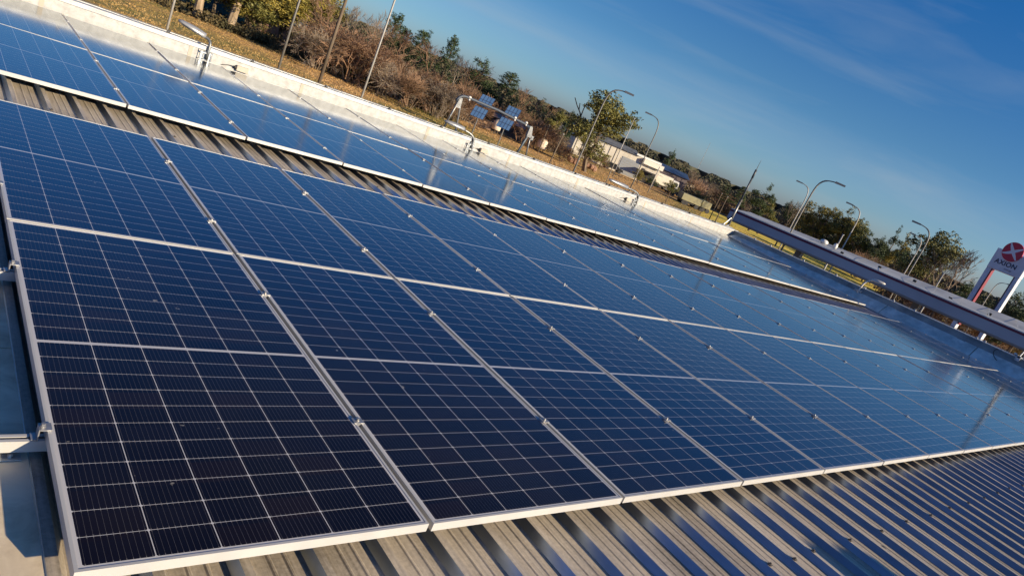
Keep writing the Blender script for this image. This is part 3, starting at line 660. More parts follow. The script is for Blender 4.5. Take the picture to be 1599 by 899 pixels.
# ------------------------------------------------------------------ trees
def leaf_crown(seed, blobs, n, size, flat=.0):
    """leaf-sized faces gathered on many small sprays inside the blobs (cx,cy,cz,rx,ry,rz)"""
    q = random.Random(seed); mb = MB(); vol = [b[3]*b[4]*b[5] for b in blobs]; tot = sum(vol)
    for b, v in zip(blobs, vol):
        ns = max(6, int(n * v / tot / 14))
        for _ in range(ns):
            while True:
                d = Vector((q.uniform(-1,1), q.uniform(-1,1), q.uniform(-1,1)))
                if .25 < d.length < 1: break
            d = d * (.55 + .45 * q.random()) / max(.6, d.length)
            c = Vector((b[0]+d.x*b[3], b[1]+d.y*b[4], b[2]+d.z*b[5])); sr = size * q.uniform(1.2, 2.6)
            for _ in range(14):
                p = c + Vector((q.gauss(0,1), q.gauss(0,1), q.gauss(0,.6))) * sr * .55
                a = Vector((q.gauss(0,1), q.gauss(0,1), q.gauss(0,.7))).normalized(); bb = a.cross(Vector((q.gauss(0,1),q.gauss(0,1),q.gauss(0,1)))).normalized()
                s_ = size * q.uniform(.5, 1.1)
                mb.add([p - a*s_, p + bb*s_*.45, p + a*s_, p - bb*s_*.45], [(0,1,2,3)])
    return mb
def limbs(mb, q, p, d, L_, r, depth, spread=.6, up=.15, sub=3, twig=.012):
    e = p + d * L_; mid = (p + e)/2 + Vector((q.gauss(0,1),q.gauss(0,1),q.gauss(0,1)))*L_*.05
    mb.tube([p, mid, e], [r, r*.85, max(twig, r*.7)], 5 if depth > 2 else 3, cap=False)
    if depth == 0: return
    for i in range(sub):
        nd = (d + Vector((q.gauss(0,spread), q.gauss(0,spread), q.gauss(0,spread)+up))).normalized()
        st = p.lerp(e, q.uniform(.45, 1.0)) if i else e
        limbs(mb, q, st, nd, L_*q.uniform(.62,.85), max(twig, r*.62), depth-1, spread, up, sub, twig)
def tree_proto(kind, seed):
    q = random.Random(seed); tr = MB()
    if kind == 'round':        # broad evergreen crown, 10 m
        bl = [(q.gauss(0,1.5), q.gauss(0,1.5), 5.4+q.gauss(0,1.5), q.uniform(1.0,1.9), q.uniform(1.0,1.9), q.uniform(.8,1.5)) for _ in range(17)]
        cr_ = leaf_crown(seed, bl, 15000, .135)
        limbs(tr, q, Vector((0,0,0)), Vector((0,0,1)), 3.0, .28, 3, .5, .3, 3, .03)
    elif kind == 'tall':       # upright irregular evergreen, 10 m
        bl = []
        for i in range(16):
            z = 2.6 + 6.8*i/15 + q.gauss(0,.3); w_ = (1.35*math.sin(math.pi*min(1,(i+3)/19))+.35); bl.append((q.gauss(0,w_*.6), q.gauss(0,w_*.6), z, w_*q.uniform(.5,.9), w_*q.uniform(.5,.9), q.uniform(.5,.9)))
        cr_ = leaf_crown(seed, bl, 10000, .13)
        tr.tube([(0,0,0),(.1,0,4),(0,.1,8.6)], [.24,.17,.05], 7)
        for i in range(12): a = i*2.4; tr.tube([(0,0,2.5+i*.5),(1.2*math.cos(a),1.2*math.sin(a),3.1+i*.5)], [.06,.02], 4)
    elif kind == 'open':       # open conifer, spaced dark tufts at the ends of branches, 10 m
        bl = []
        tr.tube([(0,0,0),(.08,0,5),(0,.05,9.6)], [.22,.15,.04], 7)
        for i in range(26):
            z = 3.4 + 6.3*i/25; a = i*2.399; L_ = (1.9*(1 - (i/27)**1.5) + .35)*q.uniform(.6,1.15)
            e = Vector((L_*math.cos(a), L_*math.sin(a), z + L_*.45)); tr.tube([(0,0,z),(e.x*.6,e.y*.6,z+L_*.15),tuple(e)], [.06,.04,.02], 4)
            bl.append((e.x, e.y, e.z+.15, .46, .46, .6)); bl.append((e.x*.6, e.y*.6, z+L_*.25, .42, .42, .4))
        bl.append((0,0,9.8,.35,.35,.5))
        cr_ = leaf_crown(seed, bl, 7000, .125)
    elif kind == 'cypress':
        bl = [(q.gauss(0,.12), q.gauss(0,.12), 1.0+7*i/11, .95*math.sin(math.pi*(i+2)/15), .95*math.sin(math.pi*(i+2)/15), .8) for i in range(12)]
        cr_ = leaf_crown(seed, bl, 3000, .16); tr.tube([(0,0,0),(0,0,7)], [.15,.05], 6)
    elif kind == 'flat':       # umbrella-like conifer with tiers
        bl = []; tr.tube([(0,0,0),(0,0,8.8)], [.2,.05], 6)
        for i in range(7):
            z = 4 + i*.75; 
            for k in range(5):
                a = k*1.256 + i; L_ = 2.3*(1-i/8.5)*q.uniform(.7,1.1); bl.append((L_*.7*math.cos(a), L_*.7*math.sin(a), z+L_*.1, L_*.42, L_*.42, .16)); tr.tube([(0,0,z-.1),(L_*math.cos(a),L_*math.sin(a),z+L_*.12)], [.05,.02], 4)
        cr_ = leaf_crown(seed, bl, 3600, .15)
    elif kind == 'shrub':      # leafless bush, 7 m: dense brown twigs
        cr_ = MB()
        for k in range(8):
            a = q.uniform(0, 6.28); r0 = q.uniform(0, 1.2); d = Vector((math.cos(a)*.5, math.sin(a)*.5, q.uniform(.7,1.3))).normalized()
            limbs(cr_, q, Vector((r0*math.cos(a), r0*math.sin(a), .3)), d, 1.9, .05, 4, .55, .03, 4, .016)
        for k in range(5):
            a = k*1.3; tr.tube([(.4*math.cos(a),.4*math.sin(a),0),(1.0*math.cos(a),1.0*math.sin(a),1.8)], [.09,.05], 5)
    elif kind == 'bare':       # leafless tree 9 m, thin
        cr_ = MB()
        limbs(cr_, q, Vector((0,0,2.4)), Vector((0,0,1)), 2.2, .09, 5, .42, .20, 3, .014)
        tr.tube([(0,0,0),(.05,0,1.2),(0,0,2.5)], [.16,.13,.10], 6)
    elif kind == 'eucalypt':   # thick pale forked trunk, loose crown above, 12 m
        bl = [(q.gauss(0,2.3), q.gauss(0,2.3), 5.6+q.gauss(0,1.7), q.uniform(.7,1.5), q.uniform(.7,1.5), q.uniform(.5,1.0)) for _ in range(22)]
        cr_ = leaf_crown(seed, bl, 9000, .14)
        tr.tube([(0,0,0),(.1,0,1.6),(.3,.1,2.6)], [.42,.34,.30], 8); tr.tube([(.3,.1,2.5),(1.2,.2,4.4),(1.9,.1,7)], [.24,.17,.07], 7); tr.tube([(.25,.1,2.5),(-.6,0,4.4),(-1.1,.3,7.2)], [.24,.16,.07], 7); tr.tube([(.3,.1,3.2),(.4,1,5.4),(.2,1.6,7.2)], [.14,.10,.05], 6)
    return cr_, tr
CR, TRM = {}, {}
def get(kind, var, leaf):
    key = (kind, var)
    if key not in CR:
        c, tr = tree_proto(kind, hash_(kind) + var * 31); CR[key] = c; TRM[key] = tr.mesh('trunk', PALEBARK if kind == 'eucalypt' else BARK)
    k2 = (kind, var, leaf)
    if k2 not in CR: CR[k2] = CR[key].mesh('crown', LEAF[leaf])
    return CR[k2], TRM[key]
def hash_(s_): return sum(ord(c)*(i+3) for i, c in enumerate(s_))
HT = dict(round=8.3, tall=10, open=10.3, cypress=9.2, flat=9.2, shrub=6.2, bare=9.0, eucalypt=10)
def tree(kind, var, leaf, az_, D, top_el, label, wide=1.0, group='trees beyond the field', name=None):
    H = 6.54 + D * math.tan(R_(top_el)); s_ = H / HT[kind]
    c, tm = get(kind, var, leaf)
    nm = name or {'shrub':'bare_bush','bare':'bare_tree','cypress':'cypress_tree','eucalypt':'eucalyptus_tree','open':'conifer_tree','flat':'conifer_tree'}.get(kind, 'leafy_tree')
    t = thing(nm, label, 'bush' if kind == 'shrub' else 'tree', polar(az_, D), rnd.uniform(0, 6.28), group)
    t.scale = (s_*wide, s_*wide, s_)
    for n_, me in (('crown', c), ('trunk', tm)):
        o = bpy.data.objects.new(n_, me); col.objects.link(o); o.parent = t
    return t
# left: eucalypts with pale trunks and yellow-green trees behind the dry field
tree('eucalypt', 0, 'olive', 74.9, 90, 3.2, 'pale-trunked eucalyptus at the top left corner of the wood', 1.1)
tree('eucalypt', 1, 'olive', 72.7, 91, 3.5, 'pale forked eucalyptus, second from the left', 1.1)
tree('eucalypt', 0, 'gold', 70.9, 95, 3.4, 'pale-trunked eucalyptus with white fork, third from the left', 1.1)
tree('eucalypt', 1, 'olive', 77.3, 93, 3.2, 'eucalyptus hidden mostly above the top left edge of the picture', 1.1)
tree('round', 1, 'gold', 74.0, 93, -.4, 'low yellow-green tree between the eucalyptus trunks', 1.3)
tree('round', 2, 'olive', 71.6, 94, -.3, 'low olive tree behind the white forked trunk', 1.4)
tree('round', 0, 'gold', 68.6, 93, .4, 'spreading yellow-green tree at the foot of the grey pole', 1.3)
tree('round', 0, 'gold', 69.2, 97, 2.4, 'bushy yellow-green tree behind the grey pole at upper left', 1.0)
tree('tall', 1, 'gold', 67.5, 98, 2.3, 'yellow-green tree left of the wooden pole', 1.2)
tree('round', 1, 'olive', 72.0, 112, 2.0, 'olive tree deep behind the eucalyptus trunks', 1.1)
tree('round', 0, 'dark', 75.5, 115, 2.0, 'dark tree deep behind the leftmost eucalyptus', 1.1)
# bare brown bushes
SH = [(66.3,84,-.6,'left edge of the brown thicket'),(65.0,86,.3,'behind the wooden pole'),(63.7,84,.9,'tall twiggy one by the pale lamp post'),(62.6,92,-.2,'just right of the pale lamp post'),
      (61.2,84,-.5,'under the first dark conifer'),(60.1,88,0,'under the second dark conifer'),(58.8,83,-.9,'low and dense at the field edge'),(57.8,88,-.2,'below the third conifer'),
      (56.7,85,-.6,'left of the pipe frame top'),(55.6,90,.1,'behind the pipe frame left legs'),(54.5,98,-.3,'behind the small ground solar panels'),(53.1,108,-.5,'between the two ground solar stands'),
      (51.9,110,-.4,'above the white tank'),(50.2,112,-.2,'right of the ground solar panels'),(49.2,100,-.5,'broad one right of the pipe frame'),(48.2,104,-.4,'broad one before the roof gable'),
      (47.3,108,-.9,'low one near the short leaning pole'),(45.9,100,-2.0,'small one under the round green tree'),(43.7,112,-1.6,'small one before the white warehouse'),
      (35.2,140,-.4,'rounded one right of the cypress'),(34.6,150,-.1,'rounded one above the olive trailer'),(33.4,140,-.5,'behind the short wooden poles'),(32.3,135,-.5,'left of the corner mast top'),
      (31.3,130,-.7,'right of the corner mast'),(30.2,128,-.6,'behind the white roof caps'),(29.0,130,-.3,'between two lamp posts'),(22.0,118,-.3,'under the far trees at right'),(21.2,115,-.5,'low one behind the canopy'),
      (20.2,112,-.4,'before the paired lamp posts'),(19.0,108,.0,'beneath the tall dark tree'),(17.9,104,-.2,'right of the paired lamp posts'),(16.7,100,-.5,'left of the station sign'),(15.7,100,-.6,'left of the sign leg'),
      (14.6,104,-.7,'between the sign legs, left'),(13.7,104,-.8,'between the sign legs, right'),(12.6,110,-.6,'right of the station sign'),(11.6,110,-.8,'at the right edge')]
for i, (a, D, e, l) in enumerate(SH):
    if 20 < a < 36: D *= 1.19
    if a > 46: e -= .35
    tree('shrub', i % 3, 'brown' if i % 4 else 'grey', a, D, e, 'leafless brown bush, ' + l, 1.1 if i % 2 else 1.25, 'leafless bushes of the tree belt')
for az_, D, e_, lf, lab in ((42.9, 122, -1.85, 'olive', 'small olive bush before the warehouse wall'), (39.6, 126, -1.9, 'gold', 'small yellow-green bush beside the dark opening of the warehouse'),
                            (38.7, 131, -2.0, 'dark', 'small dark bush between the warehouse and the lorry'), (36.9, 133, -1.7, 'olive', 'small olive bush right of the lorry'), (34.6, 136, -1.6, 'dark', 'small dark bush between the two olive trailers')):
    tree('round', 1, lf, az_, D, e_, lab, 1.2, 'small bushes before the far buildings', 'leafy_bush')
# dark conifers
tree('open', 0, 'dark', 61.75, 96, 1.7, 'dark open conifer, leftmost of those above the brown thicket', .9)
tree('open', 1, 'dark', 60.9, 99, 1.0, 'shorter dark conifer beside the leftmost one', 1.0)
tree('open', 2, 'dark', 59.5, 97, 1.35, 'dark spreading conifer left of the third spire', 1.15)
tree('open', 0, 'dark', 57.2, 99, 1.85, 'dark narrow conifer standing alone above the thicket', .75)
tree('tall', 0, 'dark', 54.3, 108, 1.35, 'dense dark evergreen above the pipe frame', 1.35)
tree('open', 1, 'dark', 52.1, 108, 1.1, 'dark ragged conifer above the solar stands', 1.35)
tree('tall', 1, 'dark', 48.9, 116, .1, 'low dark evergreen right of the solar stands', 1.2)
tree('tall', 2, 'olive', 47.4, 114, .15, 'olive evergreen left of the big round tree', 1.2)
tree('tall', 0, 'dark', 46.4, 118, .35, 'dark evergreen touching the big round tree', .8)
tree('round', 2, 'olive', 43.9, 100, 2.35, 'big round dark green tree behind the tall lamp post', 1.12)
tree('tall', 2, 'dark', 38.0, 165, .75, 'slender green tree standing alone above the warehouse', .62)
tree('cypress', 0, 'dark', 36.75, 165, -.1, 'small dark cypress above the brick house', .9)
tree('bare', 0, 'grey', 35.7, 150, -.1, 'leafless tree right of the cypress', 1.2)
tree('flat', 0, 'dark', 33.05, 150, -.1, 'tiered dark conifer left of the corner mast', 1.1)
tree('flat', 1, 'dark', 31.9, 148, .25, 'tiered dark conifer right behind the corner mast', 1.1)
tree('tall', 1, 'dark', 30.2, 135, .95, 'tall dark tree right of the corner mast', 1.1)
tree('tall', 0, 'olive', 29.5, 138, .3, 'olive tree behind the white roof caps', 1.1)
RT = [('tall',2,'dark',28.3,140,.35,'dark tree left of the lamp pair',.8),('round',1,'gold',26.5,130,.55,'golden-lit tree behind the two left lamp posts',.85),('round',0,'gold',25.6,128,.75,'golden-lit tree right of the two left lamp posts',.8),
      ('tall',0,'dark',24.9,128,.9,'dark tree between golden ones',1.0),('tall',1,'gold',24.1,126,1.35,'tall golden-green tree at the lamp with pale post',1.1),('round',2,'olive',23.3,126,.8,'olive tree right of the tall golden-green one',.8),
      ('round',1,'dark',22.2,125,.3,'dark round tree at the middle of the right belt',.9),('tall',2,'dark',21.5,122,.6,'dark tree before the paired poplars',1.0),('tall',1,'dark',20.75,128,1.4,'slim dark poplar, left of a pair',.6),
      ('tall',0,'gold',20.05,124,1.5,'slim yellow poplar, right of a pair',.65),('round',0,'dark',19.3,126,.2,'low dark tree under the paired lamps',.9),('round',2,'olive',17.75,108,2.1,'tall dark bushy tree right of the paired lamps',.82),
      ('tall',2,'dark',15.2,125,.2,'dark tree low behind the sign leg',1.2),('tall',0,'dark',12.35,92,.7,'dark tree at the right edge behind the sign',1.0),('round',1,'dark',11.3,96,.5,'dark tree cut by the right edge',1.0)]
for k, v, l, a, D, e, lab, wd in RT: tree(k, v, l, a, D * (1.19 if a > 20 else 1), e + .35, lab, wd)
tree('bare', 1, 'grey', 16.3, 96, 2.3, 'pale leafless tree left of the station sign', 1.1)
tree('bare', 2, 'grey', 17.05, 98, 1.3, 'smaller leafless tree beside the pale one', 1.0)
tree('bare', 0, 'grey', 27.9, 126, .9, 'thin leafless tree by the left lamp pair', .9)
tree('bare', 2, 'grey', 63.2, 88, 1.3, 'thin leafless tree above the left bushes', 1.0)
tree('bare', 1, 'grey', 64.9, 90, 1.0, 'leafless tree right behind the wooden pole', 1.1)
tree('bare', 1, 'grey', 56.2, 94, .8, 'pale leafless tree right of the lone conifer', .9)
for v_i, a, D, e, lab in ((0, 66.6, 90, 1.2, 'airy bare tree at the left end of the brown thicket'), (2, 62.4, 94, 1.0, 'airy bare tree right of the pale lamp post'), (1, 60.6, 93, .9, 'airy bare tree between the two left conifers'),
                          (0, 58.3, 95, 1.0, 'airy bare tree left of the lone conifer'), (2, 55.3, 97, .9, 'airy bare tree left of the dense evergreen'), (1, 50.6, 110, .5, 'airy bare tree right of the solar stands'), (0, 48.6, 106, .3, 'airy bare tree over the broad brown bushes')):
    tree('bare', v_i, 'brown', a, D, e, lab, 1.15)
# low dark undergrowth and far wood, one mass each
q = random.Random(5); mb = MB()
for i in range(15000):
    a = q.uniform(10, 79); D = (88 if a > 55 else 112 if a > 46 else 158 if a > 20 else 118) + q.uniform(0, 10); h = q.random()**1.6 * (2.0 if a < 66.5 else .8)
    if 36.5 < a < 45.5: h *= .35; D += 20
    p = polar(a, D, -5 + h)
    for k in range(3):
        u = Vector((q.gauss(0,1),q.gauss(0,1),q.gauss(0,1))).normalized()*q.uniform(.10,.24); w_ = u.orthogonal()*.6
        c = p + Vector((q.gauss(0,.4),q.gauss(0,.4),q.gauss(0,.25))); mb.add([c-u, c+w_, c+u, c-w_], [(0,1,2,3)])
o = mb.build('undergrowth', noisy('undergrowth_leaves', (.03,.035,.012), (.17,.12,.055), nscale=.25, rough=.8)); o['kind'] = 'stuff'; o['label'] = 'dark scrub and brambles along the foot of the tree belt'
mb = MB()
for i in range(60000):
    a = q.uniform(4, 84); D = q.uniform(240, 300); h = min(6.75, q.random()**.75 * (6.3 + 1.6*math.sin(a*1.9) + 1.1*math.sin(a*5.3+1))); p = polar(a, D, -5 + h)
    u = Vector((q.gauss(0,1),q.gauss(0,1),q.gauss(0,1))).normalized()*q.uniform(.25,.55); w_ = u.orthogonal()*.7
    mb.add([p-u, p+w_, p+u, p-w_], [(0,1,2,3)])
o = mb.build('far_wood', noisy('far_wood_leaves', (.028,.042,.02), (.11,.09,.05), nscale=.06, rough=.85)); o['kind'] = 'stuff'; o['label'] = 'far-off wood closing the view behind the tree belt'
mb = MB(); K = 900; hh = 6.0
for i in range(K + 1):
    a = 2 + 84 * i / K; D = 318 + 4*math.sin(i*.37); hh += q.gauss(0, .08) - (hh - 6.35) * .12; p0 = polar(a, D, -5.05); p1 = polar(a, D, -5 + max(6.2, min(6.7, hh))); p2 = polar(a, D + 60, -5 + max(6.2, min(6.7, hh)) - .2); mb.v += [tuple(p0), tuple(p1), tuple(p2)]
for i in range(K):
    for k in (0, 1): mb.f.append((i*3+k, i*3+3+k, i*3+4+k, i*3+1+k)); mb.m.append(0)
o = mb.build('hills', noisy('wooded_rise', (.025,.035,.02), (.07,.065,.04), nscale=.25, detail=9, rough=.9)); o['kind'] = 'structure'
# dry grass tufts
mb = MB()
for i in range(24000):
    a = q.uniform(28, 81); D = 56 + 75*q.random()**1.1; p = polar(a, D)
    if p.x < 30 and p.y < 30: continue
    for k in range(3):
        an = q.uniform(0, 6.28); h = q.uniform(.04,.13); wd = q.uniform(.02,.07); dx_ = math.cos(an)*wd; dy_ = math.sin(an)*wd; lx = q.gauss(0,.06); ly = q.gauss(0,.06); ox = q.gauss(0,.12); oy = q.gauss(0,.12)
        mb.add([(p.x+ox-dx_, p.y+oy-dy_, -5.01), (p.x+ox+dx_, p.y+oy+dy_, -5.01), (p.x+ox+lx, p.y+oy+ly, -5+h)], [(0,1,2)])
o = mb.build('dry_grass', noisy('dry_grass_blades', (.26,.19,.05), (.55,.34,.14), nscale=.12, rough=.8)); o['kind'] = 'stuff'; o['label'] = 'tufts of dry golden grass over the field'

# ------------------------------------------------------------------ far buildings and things by the tree belt
CREAMW = noisy('warehouse_wall', (.50,.46,.38), (.66,.62,.53), scale=(1,1,.3), nscale=1.2, rough=.7)
GREYR = noisy('grey_roof', (.10,.11,.12), (.17,.18,.19), nscale=1, rough=.6)
def local_box(t, name, a, b, m): 
    mb = MB(); mb.box(a, b); return mb.build(name, m, t)
pw = polar(42.0, 136); yw = R_(-32)
t = thing('warehouse', 'long cream warehouse with a grey roof and a grey roller gate, behind the field', 'warehouse', pw, yw)
local_box(t, 'wall', (-8.6,0,0), (9.2,9,4.3), CREAMW)
mb = MB(); mb.hexa([(-8.9,-.4,4.303),(4.2,-.4,4.303),(4.2,9.4,4.303),(-8.9,9.4,4.303),(-8.9,3,5.3),(4.2,3,5.1),(4.2,6,5.1),(-8.9,6,5.3)]); mb.build('roof', GREYR, t)
local_box(t, 'gate', (1.2,-.08,.1), (5.0,-.004,3.2), noisy('roller_gate', (.22,.24,.26), (.30,.32,.34), scale=(.1,1,8), nscale=2, rough=.5))
local_box(t, 'fascia', (5.2,-.9,3.45), (9.4,-.003,4.35), mat('fascia_white', (.72,.69,.6), .6))
local_box(t, 'skylight', (3.6,-.15,4.40), (8.9,.6,4.75), mat('pale_strip', (.75,.74,.70), .5))
local_box(t, 'canopy_roof', (5.4,-3.0,2.5), (9.3,-.9,2.66), mat('pale_awning', (.6,.57,.5), .6))
local_box(t, 'opening', (5.6,-.03,.05), (8.9,-.005,2.5), mat('dark_opening', (.03,.03,.035), .8))
for i in range(7): local_box(t, 'downpipe', (-8.2+i*1.3,-.09,.1), (-8.12+i*1.3,-.003,4.2), mat('downpipe', (.3,.28,.25), .6))
pb = polar(37.3, 150)
t = thing('low_building', 'low building with a dark blue roof between the warehouse and the brick house', 'building', pb, R_(-34))
local_box(t, 'wall', (-2.8,0,0), (3.4,7,3.7), mat('plum_wall', (.10,.08,.09), .7))
mb = MB(); mb.hexa([(-3.1,-.5,3.703),(3.7,-.5,3.703),(3.7,7.4,3.703),(-3.1,7.4,3.703),(-3.1,2.5,4.7),(3.7,2.5,4.6),(3.7,4,4.6),(-3.1,4,4.7)]); mb.build('roof', mat('blue_roof', (.04,.07,.14), .4), t)
local_box(t, 'window', (-1.8,-.05,1.2), (-.4,-.004,2.4), mat('win_blue', (.10,.16,.22), .2))
pb = polar(35.6, 168)
t = thing('brick_house', 'cream house with a brown roof and open bays above the olive trailer', 'house', pb, R_(-35))
local_box(t, 'wall', (-3.6,0,0), (4.2,6,3.1), mat('house_cream', (.55,.47,.36), .75))
mb = MB(); mb.hexa([(-3.9,-.5,3.103),(4.6,-.5,3.103),(4.6,6.5,3.103),(-3.9,6.5,3.103),(-3.6,2.5,3.9),(4.2,2.5,3.7),(4.2,3.5,3.7),(-3.6,3.5,3.9)]); mb.build('roof', mat('brown_roof', (.10,.06,.045), .8), t)
for wx in (-2.7, -1.2, .6, 2.6): local_box(t, 'window', (wx,-.06,1.1), (wx+.55,-.004,1.9), mat('win_dark', (.04,.04,.05), .3))
# houses glimpsed at left
for az_, D, w_, h, c, lab in ((69.9, 112, 5, 2.2, (.42,.24,.19), 'pink-walled shed glimpsed right of the third eucalyptus trunk'), (73.7, 108, 7, 2.0, (.02,.10,.11), 'dark teal hoarding behind the eucalyptus trunks'),
                          (61.3, 101, 3.4, 2.4, (.035,.05,.13), 'dark blue shed hidden in the brown thicket'), (67.2, 108, 4.2, 3.2, (.5,.48,.44), 'pale house glimpsed through the yellow-green tree'),
                          (47.1, 146, 2.6, 3.2, (.20,.22,.24), 'grey gabled shed left of the big round tree')):
    t = thing('shed', lab, 'shed', polar(az_, D), R_(az_-90), 'sheds behind the trees')
    local_box(t, 'wall', (-w_/2,0,0), (w_/2,3,h), noisy('shed_wall', tuple(v*.8 for v in c), c, nscale=1, rough=.8))
    mb = MB(); mb.hexa([(-w_/2-.2,-.2,h+.003),(w_/2+.2,-.2,h+.003),(w_/2+.2,3.2,h+.003),(-w_/2-.2,3.2,h+.003),(-w_/2-.2,1.4,h+.6),(w_/2+.2,1.4,h+.6),(w_/2+.2,1.6,h+.6),(-w_/2-.2,1.6,h+.6)]); mb.build('roof', GREYR, t)
# yard by the small solar stands
t = thing('yard_shed', 'low grey-roofed shed with dark open side beside the small solar stands', 'shed', polar(50.9, 104), R_(50.9-90))
local_box(t, 'wall', (-2.6,0,0), (2.9,3,1.9), mat('shed_dark_blue', (.03,.045,.07), .6))
mb = MB(); mb.hexa([(-2.8,-.5,1.903),(3.1,-.5,1.903),(3.1,3.3,2.2),(-2.8,3.3,2.2),(-2.8,-.5,1.99),(3.1,-.5,1.99),(3.1,3.3,2.5),(-2.8,3.3,2.5)]); mb.build('roof', mat('pale_tin', (.35,.36,.37), .5, .3), t)
t = thing('brick_wall', 'low tan brick wall left of the white tank', 'wall', polar(53.0, 101), R_(-37))
local_box(t, 'wall_face', (-1.6,0,0), (1.6,.3,1.15), noisy('tan_brick', (.25,.16,.10), (.42,.28,.19), nscale=3, rough=.85)); local_box(t, 'cap', (-1.65,-.04,1.153), (1.65,.34,1.22), mat('wall_cap', (.45,.38,.3), .8))
t = thing('dark_gate', 'dark square gateway in a pale frame under the left solar stand', 'gate', polar(53.95, 99), R_(-36))
local_box(t, 'opening', (-.9,0,.1), (.9,.3,2.2), mat('gate_dark', (.012,.012,.014), .8))
mb = MB(); mb.box((-1.0,-.05,0),(-.91,.1,2.3)); mb.box((.91,-.05,0),(1.0,.1,2.3)); mb.box((-.905,-.05,0),(.905,.1,.09)); mb.build('frame', mat('gate_pale', (.45,.38,.28), .7), t)
for az_, D, s_, lab in ((51.75, 98, .62, 'white round water tank under the right solar stand'), (47.85, 100, .75, 'pale round tank among bushes right of the pipe frame')):
    t = thing('water_tank', lab, 'tank', polar(az_, D)); mb = MB(); mb.tube([(0,0,.6),(0,0,.7),(0,0,1.7),(0,0,1.95),(0,0,2.05)], [.9*s_,s_,s_,.6*s_,.2*s_], 16); mb.build('body', mat('tank_pale', (.72,.62,.5), .5), t, smooth=True)
    for k in range(4):
        a = k*1.571+.7; mb = MB(); mb.tube([(.6*s_*math.cos(a),.6*s_*math.sin(a),0),(.6*s_*math.cos(a),.6*s_*math.sin(a),.62)], .06, 5); mb.build('leg', WOOD, t)
PVM = noisy('small_pv', (.06,.13,.27), (.09,.18,.36), nscale=1, rough=.25)
for az_, D, lab in ((53.4, 74, 'left ground solar stand with two tilted blue panels behind the pipe'), (51.15, 74, 'right ground solar stand with two tilted blue panels behind the pipe')):
    t = thing('solar_stand', lab, 'solar stand', polar(az_, D), R_(az_-90), 'solar stands behind the pipe frame')
    mb = MB(); mb.tube([(0,.3,0),(0,.3,4.35)], .06, 6); mb.tube([(0,.3,3.6),(.55,.1,3.95)], .035, 5); mb.tube([(0,.3,3.4),(.35,.1,3.0)], .035, 5); mb.build('post', PG, t)
    for zc, xo in ((4.35, .18), (3.02, -.08)):
        mb = MB(); mb.hexa([(xo-.82,-.22,zc-.52),(xo+.62,-.22,zc-.52),(xo+.62,-.17,zc-.55),(xo-.82,-.17,zc-.55),(xo-.62,.22,zc+.52),(xo+.82,.22,zc+.52),(xo+.82,.27,zc+.49),(xo-.62,.27,zc+.49)]); pp = mb.build('panel', PVM, t)
        mb = MB()
        for k in range(5):
            x0 = xo-.80+.355*k; mb.hexa([(x0-.02,-.235,zc-.52),(x0+.02,-.235,zc-.52),(x0+.02,-.223,zc-.52),(x0-.02,-.223,zc-.52),(x0+.18,.205,zc+.52),(x0+.22,.205,zc+.52),(x0+.22,.217,zc+.52),(x0+.18,.217,zc+.52)])
        mb.hexa([(xo-.72,-.015,zc-.02),(xo+.72,-.015,zc-.02),(xo+.72,-.003,zc-.02),(xo-.72,-.003,zc-.02),(xo-.70,.0,zc+.03),(xo+.72,.0,zc+.03),(xo+.72,.014,zc+.03),(xo-.70,.014,zc+.03)])
        mb.build('frame', mat('pv_line', (.015,.02,.05), .5), t)
# lorry and trailers
def vehicle(nm, az_, D, L_, h, c, yaw, lab, cab=False):
    t = thing(nm, lab, 'trailer' if not cab else 'lorry', polar(az_, D), R_(yaw))
    m_ = noisy('body_paint', tuple(v*.85 for v in c), c, nscale=.8, rough=.6)
    mb = MB(); mb.box((-L_/2,-1.1,.75),(L_/2,1.1,.75+h)); mb.build('box_body', m_, t, bevel=.06)
    mb = MB(); mb.box((-L_/2+.1,-.9,.5),(L_/2-.1,.9,.745)); mb.build('chassis', DARK, t)
    wm = MB(); wm.tube([(0,-.13,0),(0,.13,0)], .42, 14); wme = wm.mesh('wheel', DARK)
    for wx in (-L_*.33, -L_*.20, L_*.34):
        for wy in (-.95, .95): o = bpy.data.objects.new('wheel', wme); col.objects.link(o); o.parent = t; o.location = (wx, wy, .42)
    if cab:
        mb = MB(); mb.hexa([(L_/2+.15,-1.05,.55),(L_/2+1.8,-1.05,.55),(L_/2+1.8,1.05,.55),(L_/2+.15,1.05,.55),(L_/2+.15,-1.0,2.6),(L_/2+1.5,-1.0,2.6),(L_/2+1.5,1.0,2.6),(L_/2+.15,1.0,2.6)]); mb.build('cab', mat('cab_white', (.6,.6,.6), .4), t, bevel=.08)
        mb = MB(); mb.box((L_/2+.5,-1.07,1.5),(L_/2+1.4,-1.052,2.2)); mb.build('window', mat('cab_glass', (.03,.04,.05), .15), t)
vehicle('lorry', 37.9, 146, 3.6, 2.1, (.72,.68,.58), -30, 'white box lorry parked before the warehouse', True)
vehicle('trailer', 35.3, 128, 3.9, 1.15, (.30,.28,.16), -30, 'long olive box trailer at the edge of the field')
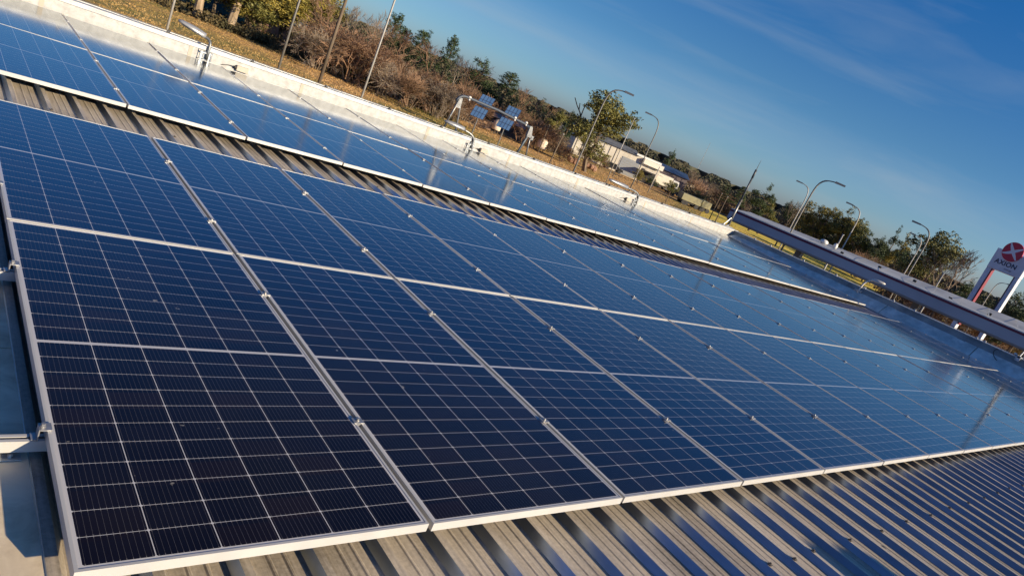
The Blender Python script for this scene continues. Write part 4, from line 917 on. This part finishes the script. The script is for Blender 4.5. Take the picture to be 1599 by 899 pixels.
vehicle('trailer', 34.1, 130, 1.8, 1.2, (.30,.28,.16), -30, 'short olive box trailer right of the long one')
# a dark car and rubble between lorry and trailer
def car(az_, D, yaw, c, lab):
    t = thing('parked_car', lab, 'car', polar(az_, D), R_(yaw)); P = mat('car_paint', c, .3)
    prof_ = [(-2.0,.45),(-2.05,.85),(-1.5,.98),(-1.0,1.42),(.5,1.45),(1.15,1.0),(1.95,.85),(2.05,.45)]
    mb = MB(); n_ = len(prof_); mb.add([(x_,-.82,z) for x_,z in prof_] + [(x_,.82,z) for x_,z in prof_], [tuple(range(n_)), tuple(reversed(range(n_,2*n_)))] + [(i, n_+i, n_+(i+1)%n_, (i+1)%n_) for i in range(n_)]); mb.build('body', P, t, bevel=.06)
    mb = MB(); mb.add([(-1.25,-.83,1.0),(.85,-.83,1.0),(.42,-.83,1.37),(-.95,-.83,1.36)], [(0,1,2,3)]); mb.build('window', mat('car_glass', (.02,.025,.03), .1), t)
    wm = MB(); wm.tube([(0,-.1,0),(0,.1,0)], .32, 14); wme = wm.mesh('wheel', DARK)
    for wx in (-1.25, 1.3):
        for wy in (-.76, .76): o = bpy.data.objects.new('wheel', wme); col.objects.link(o); o.parent = t; o.location = (wx, wy, .32)
car(36.3, 140, -30, (.02,.022,.03), 'dark car between the lorry and the olive trailer')
car(36.7, 143, -35, (.55,.55,.56), 'pale car behind the dark one')
car(41.9, 133, -30, (.02,.02,.022), 'dark car before the cream warehouse wall')
for az_, D, s_, lab in ((45.0, 104, 1.0, 'left terracotta heap below the round green tree'), (43.6, 106, 1.2, 'right terracotta heap below the round green tree')):
    q2 = random.Random(int(az_*10)); mb = MB()
    for k in range(7): mb.ball((q2.uniform(-.8,.8)*s_, q2.uniform(-.4,.4), .35+q2.uniform(0,.5)*s_), (q2.uniform(.3,.55)*s_, .45, q2.uniform(.2,.38)*s_), 8, 5)
    o = mb.build('rubble_heap', noisy('terracotta', (.20,.11,.07), (.36,.21,.14), nscale=2, rough=.9)); o.location = polar(az_, D); tag(o, lab, 'heap', 'terracotta heaps')
